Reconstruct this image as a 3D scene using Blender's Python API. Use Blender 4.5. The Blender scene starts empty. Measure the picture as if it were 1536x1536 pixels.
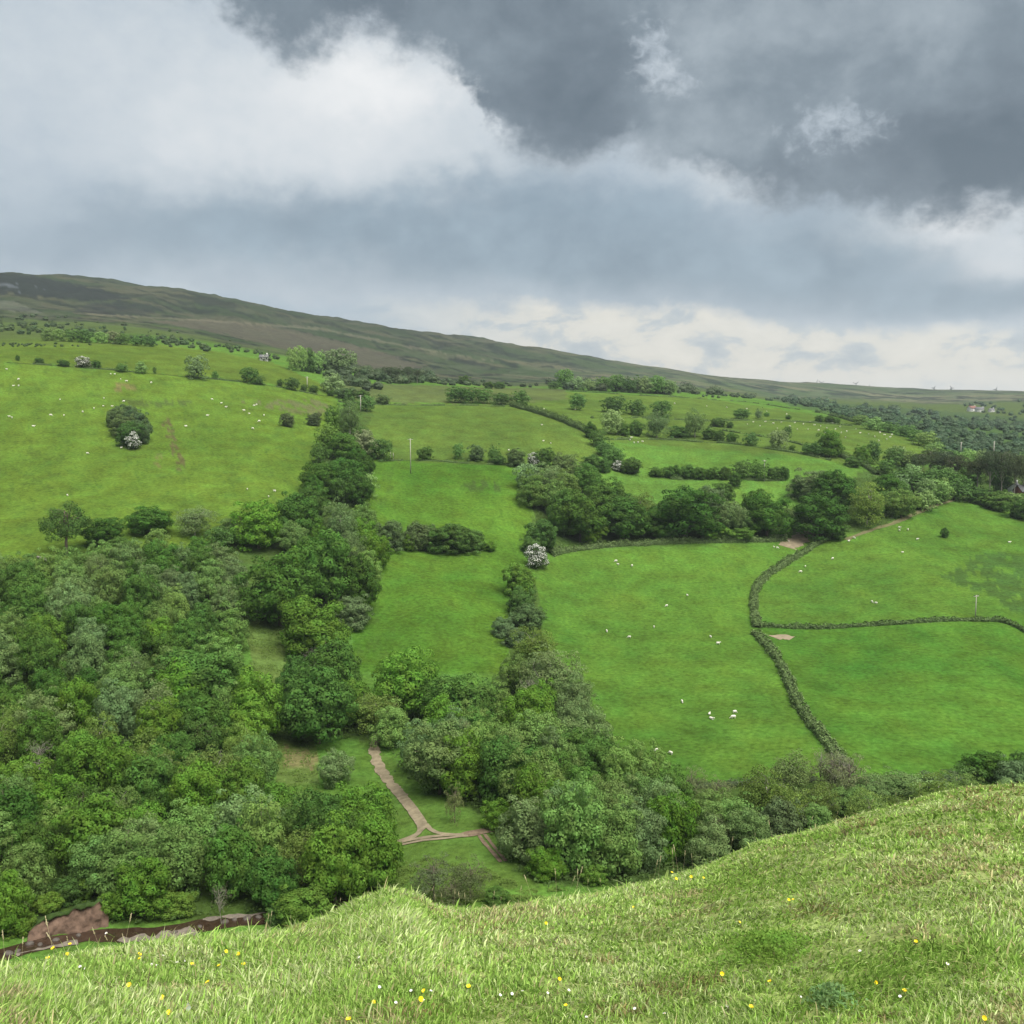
import bpy, bmesh, math
import numpy as np
from mathutils import Vector, Matrix

# ------------------------------------------------------------------ basics
sc = bpy.context.scene
COL = sc.collection
rng = np.random.default_rng(7)
W = 1536.0
FPX = 1475.0                       # focal length in photograph pixels
HOR = 610.0                        # row of the true horizon
PITCH = math.atan((768.0 - HOR) / FPX)
CP_, SP_ = math.cos(PITCH), math.sin(PITCH)


def link(o):
    COL.objects.link(o)
    return o


def tag(o, label=None, cat=None, group=None, kind=None):
    if label: o['label'] = label
    if cat: o['category'] = cat
    if group: o['group'] = group
    if kind: o['kind'] = kind
    return o


def empty(name, loc=(0, 0, 0)):
    o = bpy.data.objects.new(name, None)
    o.empty_display_size = 0.2
    o.location = loc
    return link(o)


def mesh_arrays(name, V, F, mat=None, smooth=False):
    """V (n,3), F list of (m,k) integer arrays of equal or different k -> mesh datablock"""
    if isinstance(F, np.ndarray): F = [F]
    F = [np.asarray(f, dtype=np.int32) for f in F if len(f)]
    me = bpy.data.meshes.new(name)
    V = np.asarray(V, dtype=np.float32)
    me.vertices.add(len(V)); me.vertices.foreach_set('co', V.ravel())
    nl = sum(f.size for f in F); nf = sum(len(f) for f in F)
    me.loops.add(nl); me.polygons.add(nf)
    me.loops.foreach_set('vertex_index', np.concatenate([f.ravel() for f in F]))
    st = []; s = 0
    for f in F:
        k = f.shape[1]
        st.append(s + np.arange(len(f)) * k); s += f.size
    me.polygons.foreach_set('loop_start', np.concatenate(st).astype(np.int32))
    me.update(calc_edges=True)
    me.validate()
    if smooth:
        me.polygons.foreach_set('use_smooth', np.ones(len(me.polygons), dtype=bool))
    if mat: me.materials.append(mat)
    return me


def obj(name, me, parent=None):
    o = bpy.data.objects.new(name, me)
    link(o)
    if parent: o.parent = parent
    return o


class MB:
    """collects arrays of verts and faces"""
    def __init__(s): s.V = []; s.Q = []; s.T = []; s.n = 0
    def add(s, V, Q=None, T=None):
        V = np.asarray(V, float)
        if Q is not None and len(Q): s.Q.append(np.asarray(Q) + s.n)
        if T is not None and len(T): s.T.append(np.asarray(T) + s.n)
        s.V.append(V); s.n += len(V)
    def tube(s, P, R, k=7):
        P = np.asarray(P, float); R = np.asarray(R, float); n = len(P)
        D = np.gradient(P, axis=0); D /= np.linalg.norm(D, axis=1)[:, None] + 1e-9
        ref = np.where(np.abs(D[:, 2:3]) > 0.9, np.array([[1., 0, 0]]), np.array([[0, 0, 1.]]))
        A = np.cross(D, ref); A /= np.linalg.norm(A, axis=1)[:, None] + 1e-9
        B = np.cross(D, A)
        an = np.arange(k) / k * 2 * math.pi
        V = P[:, None] + R[:, None, None] * (np.cos(an)[None, :, None] * A[:, None] + np.sin(an)[None, :, None] * B[:, None])
        V = V.reshape(-1, 3)
        i = np.arange(n - 1)[:, None] * k; j = np.arange(k)[None]; j2 = (j + 1) % k
        Q = np.stack([i + j, i + j2, i + k + j2, i + k + j], -1).reshape(-1, 4)
        c0 = len(V); V = np.vstack([V, P[:1], P[-1:]])
        jj = np.arange(k)
        T = np.vstack([np.stack([np.full(k, c0), (jj + 1) % k, jj], -1),
                       np.stack([np.full(k, c0 + 1), (n - 1) * k + jj, (n - 1) * k + (jj + 1) % k], -1)])
        s.add(V, Q, T)
    def box(s, c, d, rz=0):
        c = np.asarray(c, float); d = np.asarray(d, float) / 2
        V = np.array([[x, y, z] for x in (-1, 1) for y in (-1, 1) for z in (-1, 1)], float) * d
        ca, sa = math.cos(rz), math.sin(rz)
        V = np.stack([V[:, 0] * ca - V[:, 1] * sa, V[:, 0] * sa + V[:, 1] * ca, V[:, 2]], -1) + c
        Q = [[0, 1, 3, 2], [4, 6, 7, 5], [0, 4, 5, 1], [2, 3, 7, 6], [0, 2, 6, 4], [1, 5, 7, 3]]
        s.add(V, Q)
    def ball(s, c, r, nu=12, nv=8, rot=None):
        u = np.arange(nu) / nu * 2 * math.pi; v = (np.arange(1, nv) / nv - .5) * math.pi
        P = np.stack([np.cos(v)[:, None] * np.cos(u), np.cos(v)[:, None] * np.sin(u), np.repeat(np.sin(v)[:, None], nu, 1)], -1).reshape(-1, 3)
        P = np.vstack([P, [[0, 0, -1], [0, 0, 1]]]) * np.asarray(r, float)
        if rot is not None: P = P @ np.array(rot).T
        i = np.arange(nv - 2)[:, None] * nu; j = np.arange(nu)[None]; j2 = (j + 1) % nu
        Q = np.stack([i + j, i + j2, i + nu + j2, i + nu + j], -1).reshape(-1, 4)
        jj = np.arange(nu); b = (nv - 1) * nu
        T = np.vstack([np.stack([np.full(nu, b), (jj + 1) % nu, jj], -1),
                       np.stack([np.full(nu, b + 1), (nv - 2) * nu + jj, (nv - 2) * nu + (jj + 1) % nu], -1)])
        s.add(P + np.asarray(c, float), Q, T)
    def mesh(s, name, mat, smooth=False):
        F = []
        if s.Q: F.append(np.vstack(s.Q))
        if s.T: F.append(np.vstack(s.T))
        return mesh_arrays(name, np.vstack(s.V), F, mat, smooth)
    def build(s, name, mat, parent=None, smooth=False):
        return obj(name, s.mesh(name, mat, smooth), parent)


def hash2(ix, iy, seed):
    h = (ix.astype(np.int64) * 374761393 + iy.astype(np.int64) * 668265263 + seed * 1442695041) & 0xFFFFFFFF
    h = ((h ^ (h >> 13)) * 1274126177) & 0xFFFFFFFF
    h = h ^ (h >> 16)
    return (h & 0xFFFFFF) / float(0xFFFFFF)


def vnoise(x, y, seed=0):
    ix = np.floor(x); iy = np.floor(y); fx = x - ix; fy = y - iy
    fx = fx * fx * (3 - 2 * fx); fy = fy * fy * (3 - 2 * fy)
    a = hash2(ix, iy, seed); b = hash2(ix + 1, iy, seed); c = hash2(ix, iy + 1, seed); d = hash2(ix + 1, iy + 1, seed)
    return (a * (1 - fx) + b * fx) * (1 - fy) + (c * (1 - fx) + d * fx) * fy


def fbm(x, y, seed=0, oct=4, gain=.5):
    s = 0; a = 1; n = 0
    for o in range(oct):
        s = s + a * vnoise(x * 2 ** o, y * 2 ** o, seed + o * 17); n += a; a *= gain
    return s / n            # 0..1


def sstep(a, b, x):
    t = np.clip((x - a) / (b - a), 0, 1)
    return t * t * (3 - 2 * t)

# ------------------------------------------------------------------ camera maths and terrain


def ray(px, py):
    u = (np.asarray(px, float) - 768) / FPX; v = -(np.asarray(py, float) - 768) / FPX
    x = u; y = CP_ + v * SP_; z = -SP_ + v * CP_
    h = np.hypot(x, y)
    return np.arctan2(x, y), z / h          # azimuth, tangent of elevation


def project(x, y, z):
    d = y * CP_ - z * SP_
    v = y * SP_ + z * CP_
    d = np.where(d < 1e-3, 1e-3, d)
    return 768 + x / d * FPX, 768 - v / d * FPX


CPTS = [
 (-100,1420,131),(60,1405,131),(250,1392,127),(400,1375,127),(600,1330,132),(640,1252,147),(730,1245,147),
 (1000,1290,142),(1300,1220,165),(1500,1180,186),(900,1165,176),(1250,1150,185),(1450,1150,195),
 (850,1000,243),(1100,1000,248),(1140,940,290),(1000,900,310),(1300,930,300),(1500,930,310),(1400,1050,232),
 (1190,815,385),(1400,800,410),(1450,755,470),(1536,770,470),(840,828,350),(1000,815,370),
 (650,900,280),(560,960,255),(660,990,243),(650,835,325),(650,760,372),(650,700,420),(800,760,378),(800,705,425),
 (700,650,490),(700,607,590),(550,612,560),(880,640,525),
 (950,700,460),(1100,720,445),(1200,690,490),(1300,720,475),(1000,655,545),(1150,640,620),(1000,595,800),(1270,632,720),
 (1380,668,600),(1480,700,560),(850,600,680),(830,584,860),
 (1300,620,1100),(1500,640,1200),(1500,615,1700),(1300,605,1800),(1400,600,2300),
 (1536,588,4200),(1380,585,4000),(1230,576,3600),(1100,568,3300),(960,550,3000),(760,515,2700),(560,488,2500),(400,462,2400),
 (250,432,2300),(120,416,2300),(0,410,2300),(-150,405,2300),(1650,588,4200),
 (0,470,1300),(200,478,1400),(400,515,1300),(600,560,1200),(760,560,1500),(900,575,1300),(1100,590,1500),(1200,597,1900),
 (0,545,560),(250,565,560),(400,580,570),(480,600,565),(0,518,690),(240,517,760),(450,555,680),(200,495,950),(0,490,950),
 (0,700,420),(250,700,400),(450,700,405),(250,620,490),(0,620,490),(0,830,315),(200,790,330),(430,790,330),
 (0,1000,230),(200,1000,225),(400,950,255),(0,1200,175),(250,1200,170),(430,1120,195),(570,1130,190),(550,1040,222),
]
_p = np.array(CPTS, float)
_a, _t = ray(_p[:, 0], _p[:, 1]); _R = _p[:, 2]
sky_i = [i for i in range(len(_p)) if _R[i] >= 2300 and not (_p[i, 0] == 1400)]
_a = np.concatenate([_a, _a[sky_i], _a[sky_i]])
_t = np.concatenate([_t, _t[sky_i] - 0.022 - .1 * _t[sky_i], np.minimum(_t[sky_i] * .55, .02) - .012])
_R = np.concatenate([_R, _R[sky_i] * 1.3, np.maximum(_R[sky_i] * 1.9, 6200)])
SA = 3.0
XP = np.stack([_a * SA, np.log(_R)], -1)


def tps(r2): return np.where(r2 > 0, 0.5 * r2 * np.log(r2 + 1e-12), 0)


n_ = len(XP)
K = tps(((XP[:, None] - XP[None]) ** 2).sum(-1)) + np.eye(n_) * 0.0006
Pm = np.hstack([np.ones((n_, 1)), XP])
Amat = np.block([[K, Pm], [Pm.T, np.zeros((3, 3))]])
sol = np.linalg.solve(Amat, np.concatenate([_t, np.zeros(3)]))


def t_far(a, R):
    a = np.clip(a, -.56, .56)
    X = np.stack([a * SA, np.log(np.clip(R, 118, 6600))], -1).reshape(-1, 2)
    out = np.empty(len(X))
    for i in range(0, len(X), 40000):
        q = X[i:i + 40000]
        out[i:i + 40000] = tps(((q[:, None] - XP[None]) ** 2).sum(-1)) @ sol[:n_] + sol[n_] + q @ sol[n_ + 1:]
    return out.reshape(np.shape(a))


BROW = np.array([(-200,1470,5.4),(0,1442,6.0),(150,1420,6.6),(300,1403,7.6),(420,1386,8.3),(490,1368,8.6),(535,1345,8.7),(585,1329,8.9),
 (625,1336,9.3),(652,1352,9.9),(700,1362,10.4),(765,1356,11.2),(830,1341,12),(900,1333,12.8),(1000,1312,14),(1060,1292,14.8),(1140,1257,15.8),
 (1200,1241,16.6),(1280,1212,17.8),(1340,1196,18.6),(1400,1179,19.4),(1470,1167,20.2),(1536,1166,21),(1750,1166,23)], float)
_ba, _bt = ray(BROW[:, 0], BROW[:, 1])
_bt = _bt - .075 / BROW[:, 2] - .004
EYE = 1.65


def z_fg(a, R):
    af = np.where(np.abs(a) > .6, np.sign(a) * .6, a)
    # behind the camera blend smoothly round
    w = np.clip((np.abs(a) - .6) / (math.pi - .6), 0, 1)
    tb = np.interp(af, _ba, _bt) * (1 - w) + w * (-.45)
    Rb = np.interp(af, _ba, BROW[:, 2]) * (1 - w) + w * 12.
    c = EYE / Rb ** 2; s = tb + 2 * EYE / Rb
    Rq = (s + .9) / (2 * c)
    Rm = np.minimum(R, Rq)
    z = -EYE + s * Rm - c * Rm ** 2 - .9 * (R - Rm)
    return z, Rb


def height(a, R):
    Rc = np.maximum(R, 118)
    tf = t_far(a, Rc)
    o_ = np.argsort(_a[sky_i]); ts = np.interp(a, _a[sky_i][o_], _t[sky_i][o_])
    tc = ts + .0006 - np.log1p(np.exp(np.clip((ts - tf) * 700, -30, 30))) / 700     # the ridge never rises above its skyline
    tf = np.where(Rc > 1500, tf + (tc - tf) * sstep(1500, 2100, Rc), tf)
    zf = Rc * tf
    x = R * np.sin(a); y = R * np.cos(a)
    amp = np.clip(R / 400, .2, 1)
    zf = zf + (fbm(x / 22, y / 22, 3, 3) - .5) * 1.1 * amp * (R < 1200)
    moor = sstep(1100, 1700, R)
    zf = zf + moor * R * (.012 - .008 * sstep(-.1, .2, a)) * (fbm(a * 26 + 5, np.log(R) * 11, 9, 4) - .5) * sstep(7200, 2000, R) * sstep(.6, .35, np.clip(a, -.3, .6))
    zg, Rb = z_fg(a, R)
    zg = zg + ((fbm(x / 1.3, y / 1.3, 21, 3) - .5) * .11 + (fbm(x / .35, y / .35, 31, 2) - .5) * .05) * sstep(.5, 3, R) + (fbm(x / 3.4, y / 3.4, 25, 2) - .5) * .34 * sstep(6, 14, R)
    k = 2.0
    d = np.clip((zg - zf) / k, -30, 30)
    z = zf + k * np.log1p(np.exp(d))
    return np.where(zg - zf > 25, zg, z)


AZ = np.concatenate([np.linspace(-math.pi, -.66, 40)[:-1], np.linspace(-.66, -.54, 30)[:-1], np.linspace(-.54, .54, 640)[:-1],
                     np.linspace(.54, .66, 30)[:-1], np.linspace(.66, math.pi, 40)])
LR = np.linspace(math.log(.4), math.log(6300), 860)
GA, GR = np.meshgrid(AZ, np.exp(LR))           # rows: R
GZ = height(GA, GR)


def hz(a, R):
    """bilinear lookup on the very grid that becomes the ground mesh"""
    fi = np.interp(a, AZ, np.arange(len(AZ))); fj = (np.log(R) - LR[0]) / (LR[1] - LR[0])
    i = np.clip(np.floor(fi).astype(int), 0, len(AZ) - 2); j = np.clip(np.floor(fj).astype(int), 0, len(LR) - 2)
    u = fi - i; v = np.clip(fj - j, 0, 1)
    return (GZ[j, i] * (1 - u) + GZ[j, i + 1] * u) * (1 - v) + (GZ[j + 1, i] * (1 - u) + GZ[j + 1, i + 1] * u) * v


def hxy(x, y):
    return hz(np.arctan2(x, y), np.hypot(x, y) + 1e-6)


_RR = np.exp(np.linspace(math.log(1.2), math.log(6200), 2600))


def ground(px, py, rmin=105., rmax=6200.):
    """first place where the line of sight through a photograph point meets the ground"""
    a, t = ray(px, py); a = float(a); t = float(t)
    R = _RR[(_RR >= rmin) & (_RR <= rmax)]
    z = hz(np.full(len(R), a), R) - R * t
    k = np.argmax(z >= 0)
    if not (z >= 0).any(): k = int(np.argmax(z))
    r = R[k]
    if k > 0 and z[k] != z[k - 1]:
        f = np.clip(-z[k - 1] / (z[k] - z[k - 1]), 0, 1); r = R[k - 1] + f * (R[k] - R[k - 1])
    x = r * math.sin(a); y = r * math.cos(a)
    return np.array([x, y, float(hz(np.array([a]), np.array([r]))[0])]), r


def ppm(P):
    """photograph pixels per metre at a point"""
    return FPX / (P[1] * CP_ - P[2] * SP_)


def inpoly(px, py, poly):
    poly = np.asarray(poly, float); n = len(poly)
    r = np.zeros(np.shape(px), bool); j = n - 1
    for i in range(n):
        xi, yi = poly[i]; xj, yj = poly[j]
        c = ((yi > py) != (yj > py)) & (px < (xj - xi) * (py - yi) / (yj - yi + 1e-12) + xi)
        r ^= c; j = i
    return r

# ------------------------------------------------------------------ node helpers


class NT:
    def __init__(s, tree): s.t = tree; s.n = tree.nodes; s.l = tree.links
    def node(s, typ, **kw):
        nd = s.n.new(typ)
        for k, v in kw.items(): setattr(nd, k, v)
        return nd
    def put(s, sock, v):
        if hasattr(v, 'is_linked') or isinstance(v, bpy.types.NodeSocket): s.l.new(v, sock)
        else: sock.default_value = v
    def math(s, op, a, b=None, clamp=False):
        nd = s.node('ShaderNodeMath', operation=op, use_clamp=clamp)
        s.put(nd.inputs[0], a)
        if b is not None: s.put(nd.inputs[1], b)
        return nd.outputs[0]
    def vmath(s, op, a, b=None):
        nd = s.node('ShaderNodeVectorMath', operation=op)
        s.put(nd.inputs[0], a)
        if b is not None: s.put(nd.inputs[1], b)
        return nd.outputs['Value'] if op in ('DOT_PRODUCT', 'LENGTH') else nd.outputs[0]
    def noise(s, vec, scale, detail=4, rough=.5, dist=0):
        nd = s.node('ShaderNodeTexNoise')
        if vec is not None: s.l.new(vec, nd.inputs['Vector'])
        nd.inputs['Scale'].default_value = scale; nd.inputs['Detail'].default_value = detail
        nd.inputs['Roughness'].default_value = rough; nd.inputs['Distortion'].default_value = dist
        return nd.outputs['Fac'], nd.outputs['Color']
    def mix(s, fac, a, b, blend='MIX'):
        nd = s.node('ShaderNodeMix', data_type='RGBA', blend_type=blend)
        s.put(nd.inputs[0], fac); s.put(nd.inputs[6], a); s.put(nd.inputs[7], b)
        return nd.outputs[2]
    def ramp(s, fac, stops, interp='LINEAR'):
        nd = s.node('ShaderNodeValToRGB'); cr = nd.color_ramp; cr.interpolation = interp
        while len(cr.elements) < len(stops): cr.elements.new(.5)
        for e, (p, c) in zip(cr.elements, stops):
            e.position = p; e.color = (*c, 1) if len(c) == 3 else c
        s.l.new(fac, nd.inputs[0])
        return nd.outputs[0]
    def maprange(s, v, a, b, c, d):
        nd = s.node('ShaderNodeMapRange'); s.put(nd.inputs[0], v)
        for i, q in enumerate((a, b, c, d)): nd.inputs[i + 1].default_value = q
        return nd.outputs[0]


def new_mat(name):
    m = bpy.data.materials.new(name); m.use_nodes = True
    m.node_tree.nodes.clear()
    return m, NT(m.node_tree)


def finish(nt, shader):
    o = nt.node('ShaderNodeOutputMaterial'); nt.l.new(shader, o.inputs['Surface'])


def bsdf(nt, color, rough=.8, spec=.3, normal=None):
    b = nt.node('ShaderNodeBsdfPrincipled')
    nt.put(b.inputs['Base Color'], color); nt.put(b.inputs['Roughness'], rough)
    b.inputs['Specular IOR Level'].default_value = spec
    if normal is not None: nt.l.new(normal, b.inputs['Normal'])
    return b.outputs[0]


def bump(nt, h, strength=.5, dist=.1):
    b = nt.node('ShaderNodeBump'); b.inputs['Strength'].default_value = strength; b.inputs['Distance'].default_value = dist
    nt.l.new(h, b.inputs['Height'])
    return b.outputs[0]


def simple_mat(name, col, rough=.8, spec=.3, var=.25, scale=3., bmp=.3):
    m, nt = new_mat(name)
    tc = nt.node('ShaderNodeTexCoord').outputs['Object']
    f, _ = nt.noise(tc, scale, 5, .6)
    k = nt.maprange(f, .3, .7, 1 - var, 1 + var)
    c = nt.mix(1., (*col, 1), k, 'MULTIPLY')
    finish(nt, bsdf(nt, c, rough, spec, bump(nt, f, bmp, .05)))
    return m


def foliage_mat(name, transl=.38, spec=.04, rough=.8, leafvar=.20):
    m, nt = new_mat(name)
    oi = nt.node('ShaderNodeObjectInfo')
    geo = nt.node('ShaderNodeNewGeometry')
    tc = nt.node('ShaderNodeTexCoord').outputs['Object']
    f, _ = nt.noise(tc, 6., 2, .5)
    k = nt.maprange(f, .3, .7, .80, 1.20)
    r = nt.maprange(geo.outputs['Random Per Island'], 0, 1, 1 - leafvar, 1 + leafvar)
    c = nt.mix(1., oi.outputs['Color'], nt.math('MULTIPLY', k, r), 'MULTIPLY')
    hs = nt.node('ShaderNodeHueSaturation')
    nt.l.new(nt.maprange(f, .25, .75, .485, .515), hs.inputs['Hue'])
    nt.l.new(c, hs.inputs['Color'])
    c = hs.outputs[0]
    b = bsdf(nt, c, rough, spec)
    t = nt.node('ShaderNodeBsdfTranslucent'); nt.l.new(c, t.inputs['Color'])
    mx = nt.node('ShaderNodeMixShader'); mx.inputs[0].default_value = transl
    nt.l.new(b, mx.inputs[1]); nt.l.new(t.outputs[0], mx.inputs[2])
    finish(nt, mx.outputs[0])
    return m


M_LEAF = foliage_mat('foliage')
M_BARK = simple_mat('bark', (.13, .105, .08), .9, .2, .4, 8)
M_BARK_PALE = simple_mat('pale_bark', (.26, .24, .2), .9, .2, .3, 8)
M_BLOSSOM = simple_mat('blossom', (.80, .80, .74), .7, .3, .12, 9)
M_WOOL = simple_mat('wool', (.66, .63, .55), .95, .1, .08, 9)
M_WOOD = simple_mat('weathered_wood', (.36, .34, .30), .85, .25, .2, 5)
M_WHITE = simple_mat('white_render', (.62, .62, .60), .8, .3, .06, 2)
M_ROOF = simple_mat('grey_slate', (.15, .15, .16), .7, .4, .25, 2)
M_REDROOF = simple_mat('red_tile', (.22, .11, .09), .8, .3, .25, 2)
M_BRICK = simple_mat('red_brick', (.26, .10, .07), .85, .3, .25, 3)
M_GLASS = simple_mat('dark_window', (.03, .035, .04), .15, .6, .1, 1, 0)
M_STEEL = simple_mat('grey_steel', (.17, .175, .18), .5, .4, .05, 1, 0)
M_EARTH = simple_mat('red_earth', (.112, .074, .054), .95, .1, .5, 1.3, 1.)
M_TRACK = simple_mat('track_dirt', (.215, .180, .118), .95, .15, .3, .8, .6)
M_MUD = simple_mat('mud', (.17, .125, .085), .95, .1, .4, 1.2, .8)
M_GRAVEL = simple_mat('gravel', (.17, .145, .115), .95, .2, .35, 1.4, 1.)
M_YELLOW = simple_mat('yellow_petal', (.80, .62, .02), .45, .4, .08, 30, 0)
M_PETAL = simple_mat('white_petal', (.78, .76, .74), .6, .3, .08, 30, 0)
M_STRAW = simple_mat('straw', (.50, .44, .27), .8, .2, .2, 12, 0)
M_STEM = simple_mat('stem_green', (.14, .22, .05), .7, .3, .2, 12, 0)

# ------------------------------------------------------------------ ground colours (albedo by land use)
GX = GR * np.sin(GA); GY = GR * np.cos(GA)
PX, PY = project(GX, GY, GZ)
PX = np.where(GY < 0, 9999, PX)
nz1 = fbm(GX / 9, GY / 9, 41, 3) - .5; nz2 = fbm(GX / 7, GY / 7, 53, 3) - .5
scl = np.clip(1475 / np.maximum(GR, 1), 0, 12)
qx = PX + nz1 * 14; qy = PY + nz2 * 7
C = np.zeros(GX.shape + (3,))


def setc(mask, col, w=1.0):
    global C
    m = (mask * w)[..., None]
    C = C * (1 - m) + np.array(col) * m


big = fbm(GX / 60, GY / 60, 61, 4)
med = fbm(GX / 8, GY / 14, 62, 4)
setc(np.ones_like(GX), (.075, .150, .026))
RIGHT = (.064, .140, .020); LEFT = (.082, .138, .020); UP = (.078, .126, .024); CEN = (.064, .130, .017)
setc(inpoly(qx, qy, [(-500, 555), (0, 545), (200, 556), (340, 570), (500, 592), (520, 640), (480, 700), (440, 800), (300, 860), (0, 900), (-500, 950)]), LEFT)
setc(inpoly(qx, qy, [(-500, 520), (0, 519), (250, 517), (400, 540), (505, 585), (490, 590), (330, 566), (0, 542), (-500, 550)]), (.080, .124, .020))
setc(inpoly(qx, qy, [(-500, 495), (0, 492), (140, 513), (240, 517), (0, 519), (-500, 520)]), (.080, .122, .024))
setc(inpoly(qx, qy, [(540, 606), (760, 606), (890, 648), (900, 690), (800, 702), (560, 690)]), UP)
setc(inpoly(qx, qy, [(540, 690), (790, 698), (800, 830), (760, 1010), (520, 1010), (560, 830)]), CEN)
setc(inpoly(qx, qy, [(790, 830), (1180, 815), (1240, 810), (1130, 905), (1140, 940), (1250, 1130), (1250, 1200), (880, 1200)]), (.070, .142, .021))
setc(inpoly(qx, qy, [(1140, 940), (1536, 930), (1700, 950), (1700, 1220), (1250, 1190), (1200, 1060)]), RIGHT)
setc(inpoly(qx, qy, [(1240, 810), (1440, 745), (1600, 780), (1700, 950), (1536, 930), (1140, 940), (1130, 900)]), (.068, .136, .021))
setc(inpoly(qx, qy, [(760, 585), (1050, 596), (1285, 632), (1390, 668), (1420, 690), (1300, 700), (1250, 690), (900, 660), (760, 606)]), (.078, .126, .024))
setc(inpoly(qx, qy, [(500, 575), (850, 583), (850, 600), (760, 605), (540, 604)]), (.078, .104, .034))
# soft scale tint inside pastures
tint = (big - .5)[..., None] * np.array([.040, .060, .008]) + (med - .5)[..., None] * np.array([.040, .055, .006])
C = np.clip(C + tint, .01, 1)
# scrub and moor, far
bf = np.interp(GA, [-.6, -.5, -.3, -.1, 0., .2, .35, .5], [720, 720, 860, 900, 900, 1300, 1150, 1000])
scrub = sstep(-60, 60, GR - bf + (big - .5) * 150)
setc(scrub, (.062, .088, .028), .9)
mf = np.interp(GA, [-.6, -.46, -.36, -.25, -.12, 0, .1, .2, .3, .5], [1150, 1150, 1180, 1060, 1010, 1050, 1250, 1550, 1800, 2100])
moor = sstep(-120, 140, GR - mf + (fbm(GA * 30, np.log(GR) * 12, 71, 4) - .5) * 500)
mA = fbm(GA * 14 - np.log(GR) * 4, np.log(GR) * 26 + GA * 12, 81, 5); mB = fbm(GA * 40, np.log(GR) * 50 + GA * 30, 91, 5)
mcol = np.zeros_like(C)
w = sstep(.36, .58, mA)[..., None]
mcol = np.array([.150, .138, .075]) * (1 - w) + np.array([.072, .098, .042]) * w
w = (sstep(.50, .60, mB))[..., None] * .85
mcol = mcol * (1 - w) + np.array([.034, .042, .030]) * w
w = sstep(.52, .62, fbm(GA * 60 + 7, np.log(GR) * 34 - GA * 40, 95, 4))[..., None] * .6
mcol = mcol * (1 - w) + np.array([.110, .125, .062]) * w
# dark heather and crags high on the left
w = (inpoly(qx, qy, [(-300, 405), (40, 412), (130, 430), (200, 448), (150, 452), (0, 440), (-300, 440)]) * .9)[..., None]
mcol = mcol * (1 - w) + np.array([.038, .042, .040]) * w
w = (inpoly(qx, qy, [(-300, 424), (40, 425), (70, 434), (50, 440), (0, 436), (-300, 436)]) & (mB > .48))[..., None] * .55
mcol = mcol * (1 - w) + np.array([.26, .26, .27]) * w
w = inpoly(qx, qy, [(110, 468), (130, 455), (190, 452), (260, 462), (200, 474)])[..., None] * .55
mcol = mcol * (1 - w) + np.array([.042, .040, .046]) * w
w = inpoly(qx + nz1 * 12, qy, [(215, 482), (300, 478), (420, 490), (560, 525), (640, 550), (560, 560), (470, 535), (330, 500)])[..., None] * .7
mcol = mcol * (1 - w) + np.array([.165, .135, .088]) * w
hi = sstep(.25, .8, (PY < np.interp(PX, [0, 300, 560, 760, 960, 1300], [462, 478, 512, 540, 565, 590])) * 1.0)[..., None] * .25
mcol = mcol * (1 - hi) + np.array([.060, .072, .044]) * hi
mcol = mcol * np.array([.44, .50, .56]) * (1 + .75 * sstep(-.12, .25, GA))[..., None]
C = C * (1 - moor[..., None]) + mcol * moor[..., None]
pale = inpoly(PX, PY + nz2 * 3, [(95, 469), (140, 470.5), (300, 478.5), (480, 491), (620, 520), (760, 545), (620, 523), (480, 495), (300, 481.5), (140, 473.5)])
setc(pale, (.15, .14, .095), .38)
setc(inpoly(qx, qy, [(-100, 448), (10, 450), (45, 462), (60, 470), (20, 466), (-100, 458)]), (.13, .135, .11), .3)
setc(inpoly(qx, qy, [(1150, 598), (1330, 610), (1700, 640), (1700, 705), (1450, 698), (1395, 664), (1300, 634), (1200, 612)]), (.048, .082, .032), .8)
# worn and rushy patches
flk = fbm(GX / 2.2, GY / 4.0, 101, 3)
setc(inpoly(qx, qy, [(242, 630), (254, 628), (264, 660), (284, 700), (266, 704), (252, 662)]) & (flk > .46), (.085, .075, .035), .85)
setc(inpoly(qx, qy, [(180, 598), (300, 602), (310, 606), (200, 613)]) & (flk > .42), (.06, .085, .025), .8)
setc(inpoly(qx, qy, [(160, 576), (200, 575), (212, 582), (175, 588)]) & (flk > .4), (.14, .11, .05), .7)
setc(inpoly(qx, qy, [(350, 602), (480, 600), (500, 610), (480, 625), (400, 612)]) & (flk > .42), (.10, .10, .05), .75)
setc(inpoly(qx, qy, [(230, 680), (243, 678), (240, 705), (232, 700)]) & (flk > .45), (.13, .12, .05), .6)
setc(inpoly(qx + nz1 * 20, qy + nz2 * 8, [(1405, 862), (1440, 852), (1470, 833), (1560, 830), (1700, 850), (1700, 930), (1520, 920), (1450, 880)]) & (flk > .36), (.044, .086, .022), .8)
setc(inpoly(qx, qy, [(690, 720), (740, 722), (750, 735), (700, 740)]) & (flk > .5), (.045, .075, .02), .8)
rush = (fbm(GX / 3.2, GY / 5.5, 111, 3) > .66) & (GR > 200) & (GR < 620) & (GA < -.12)
setc(rush, (.052, .095, .018), .45)
rush2 = (fbm(GX / 1.4, GY / 3.0, 117, 2) > .74) & (GR > 180) & (GR < 520)
setc(rush2, (.050, .098, .016), .35)
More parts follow.
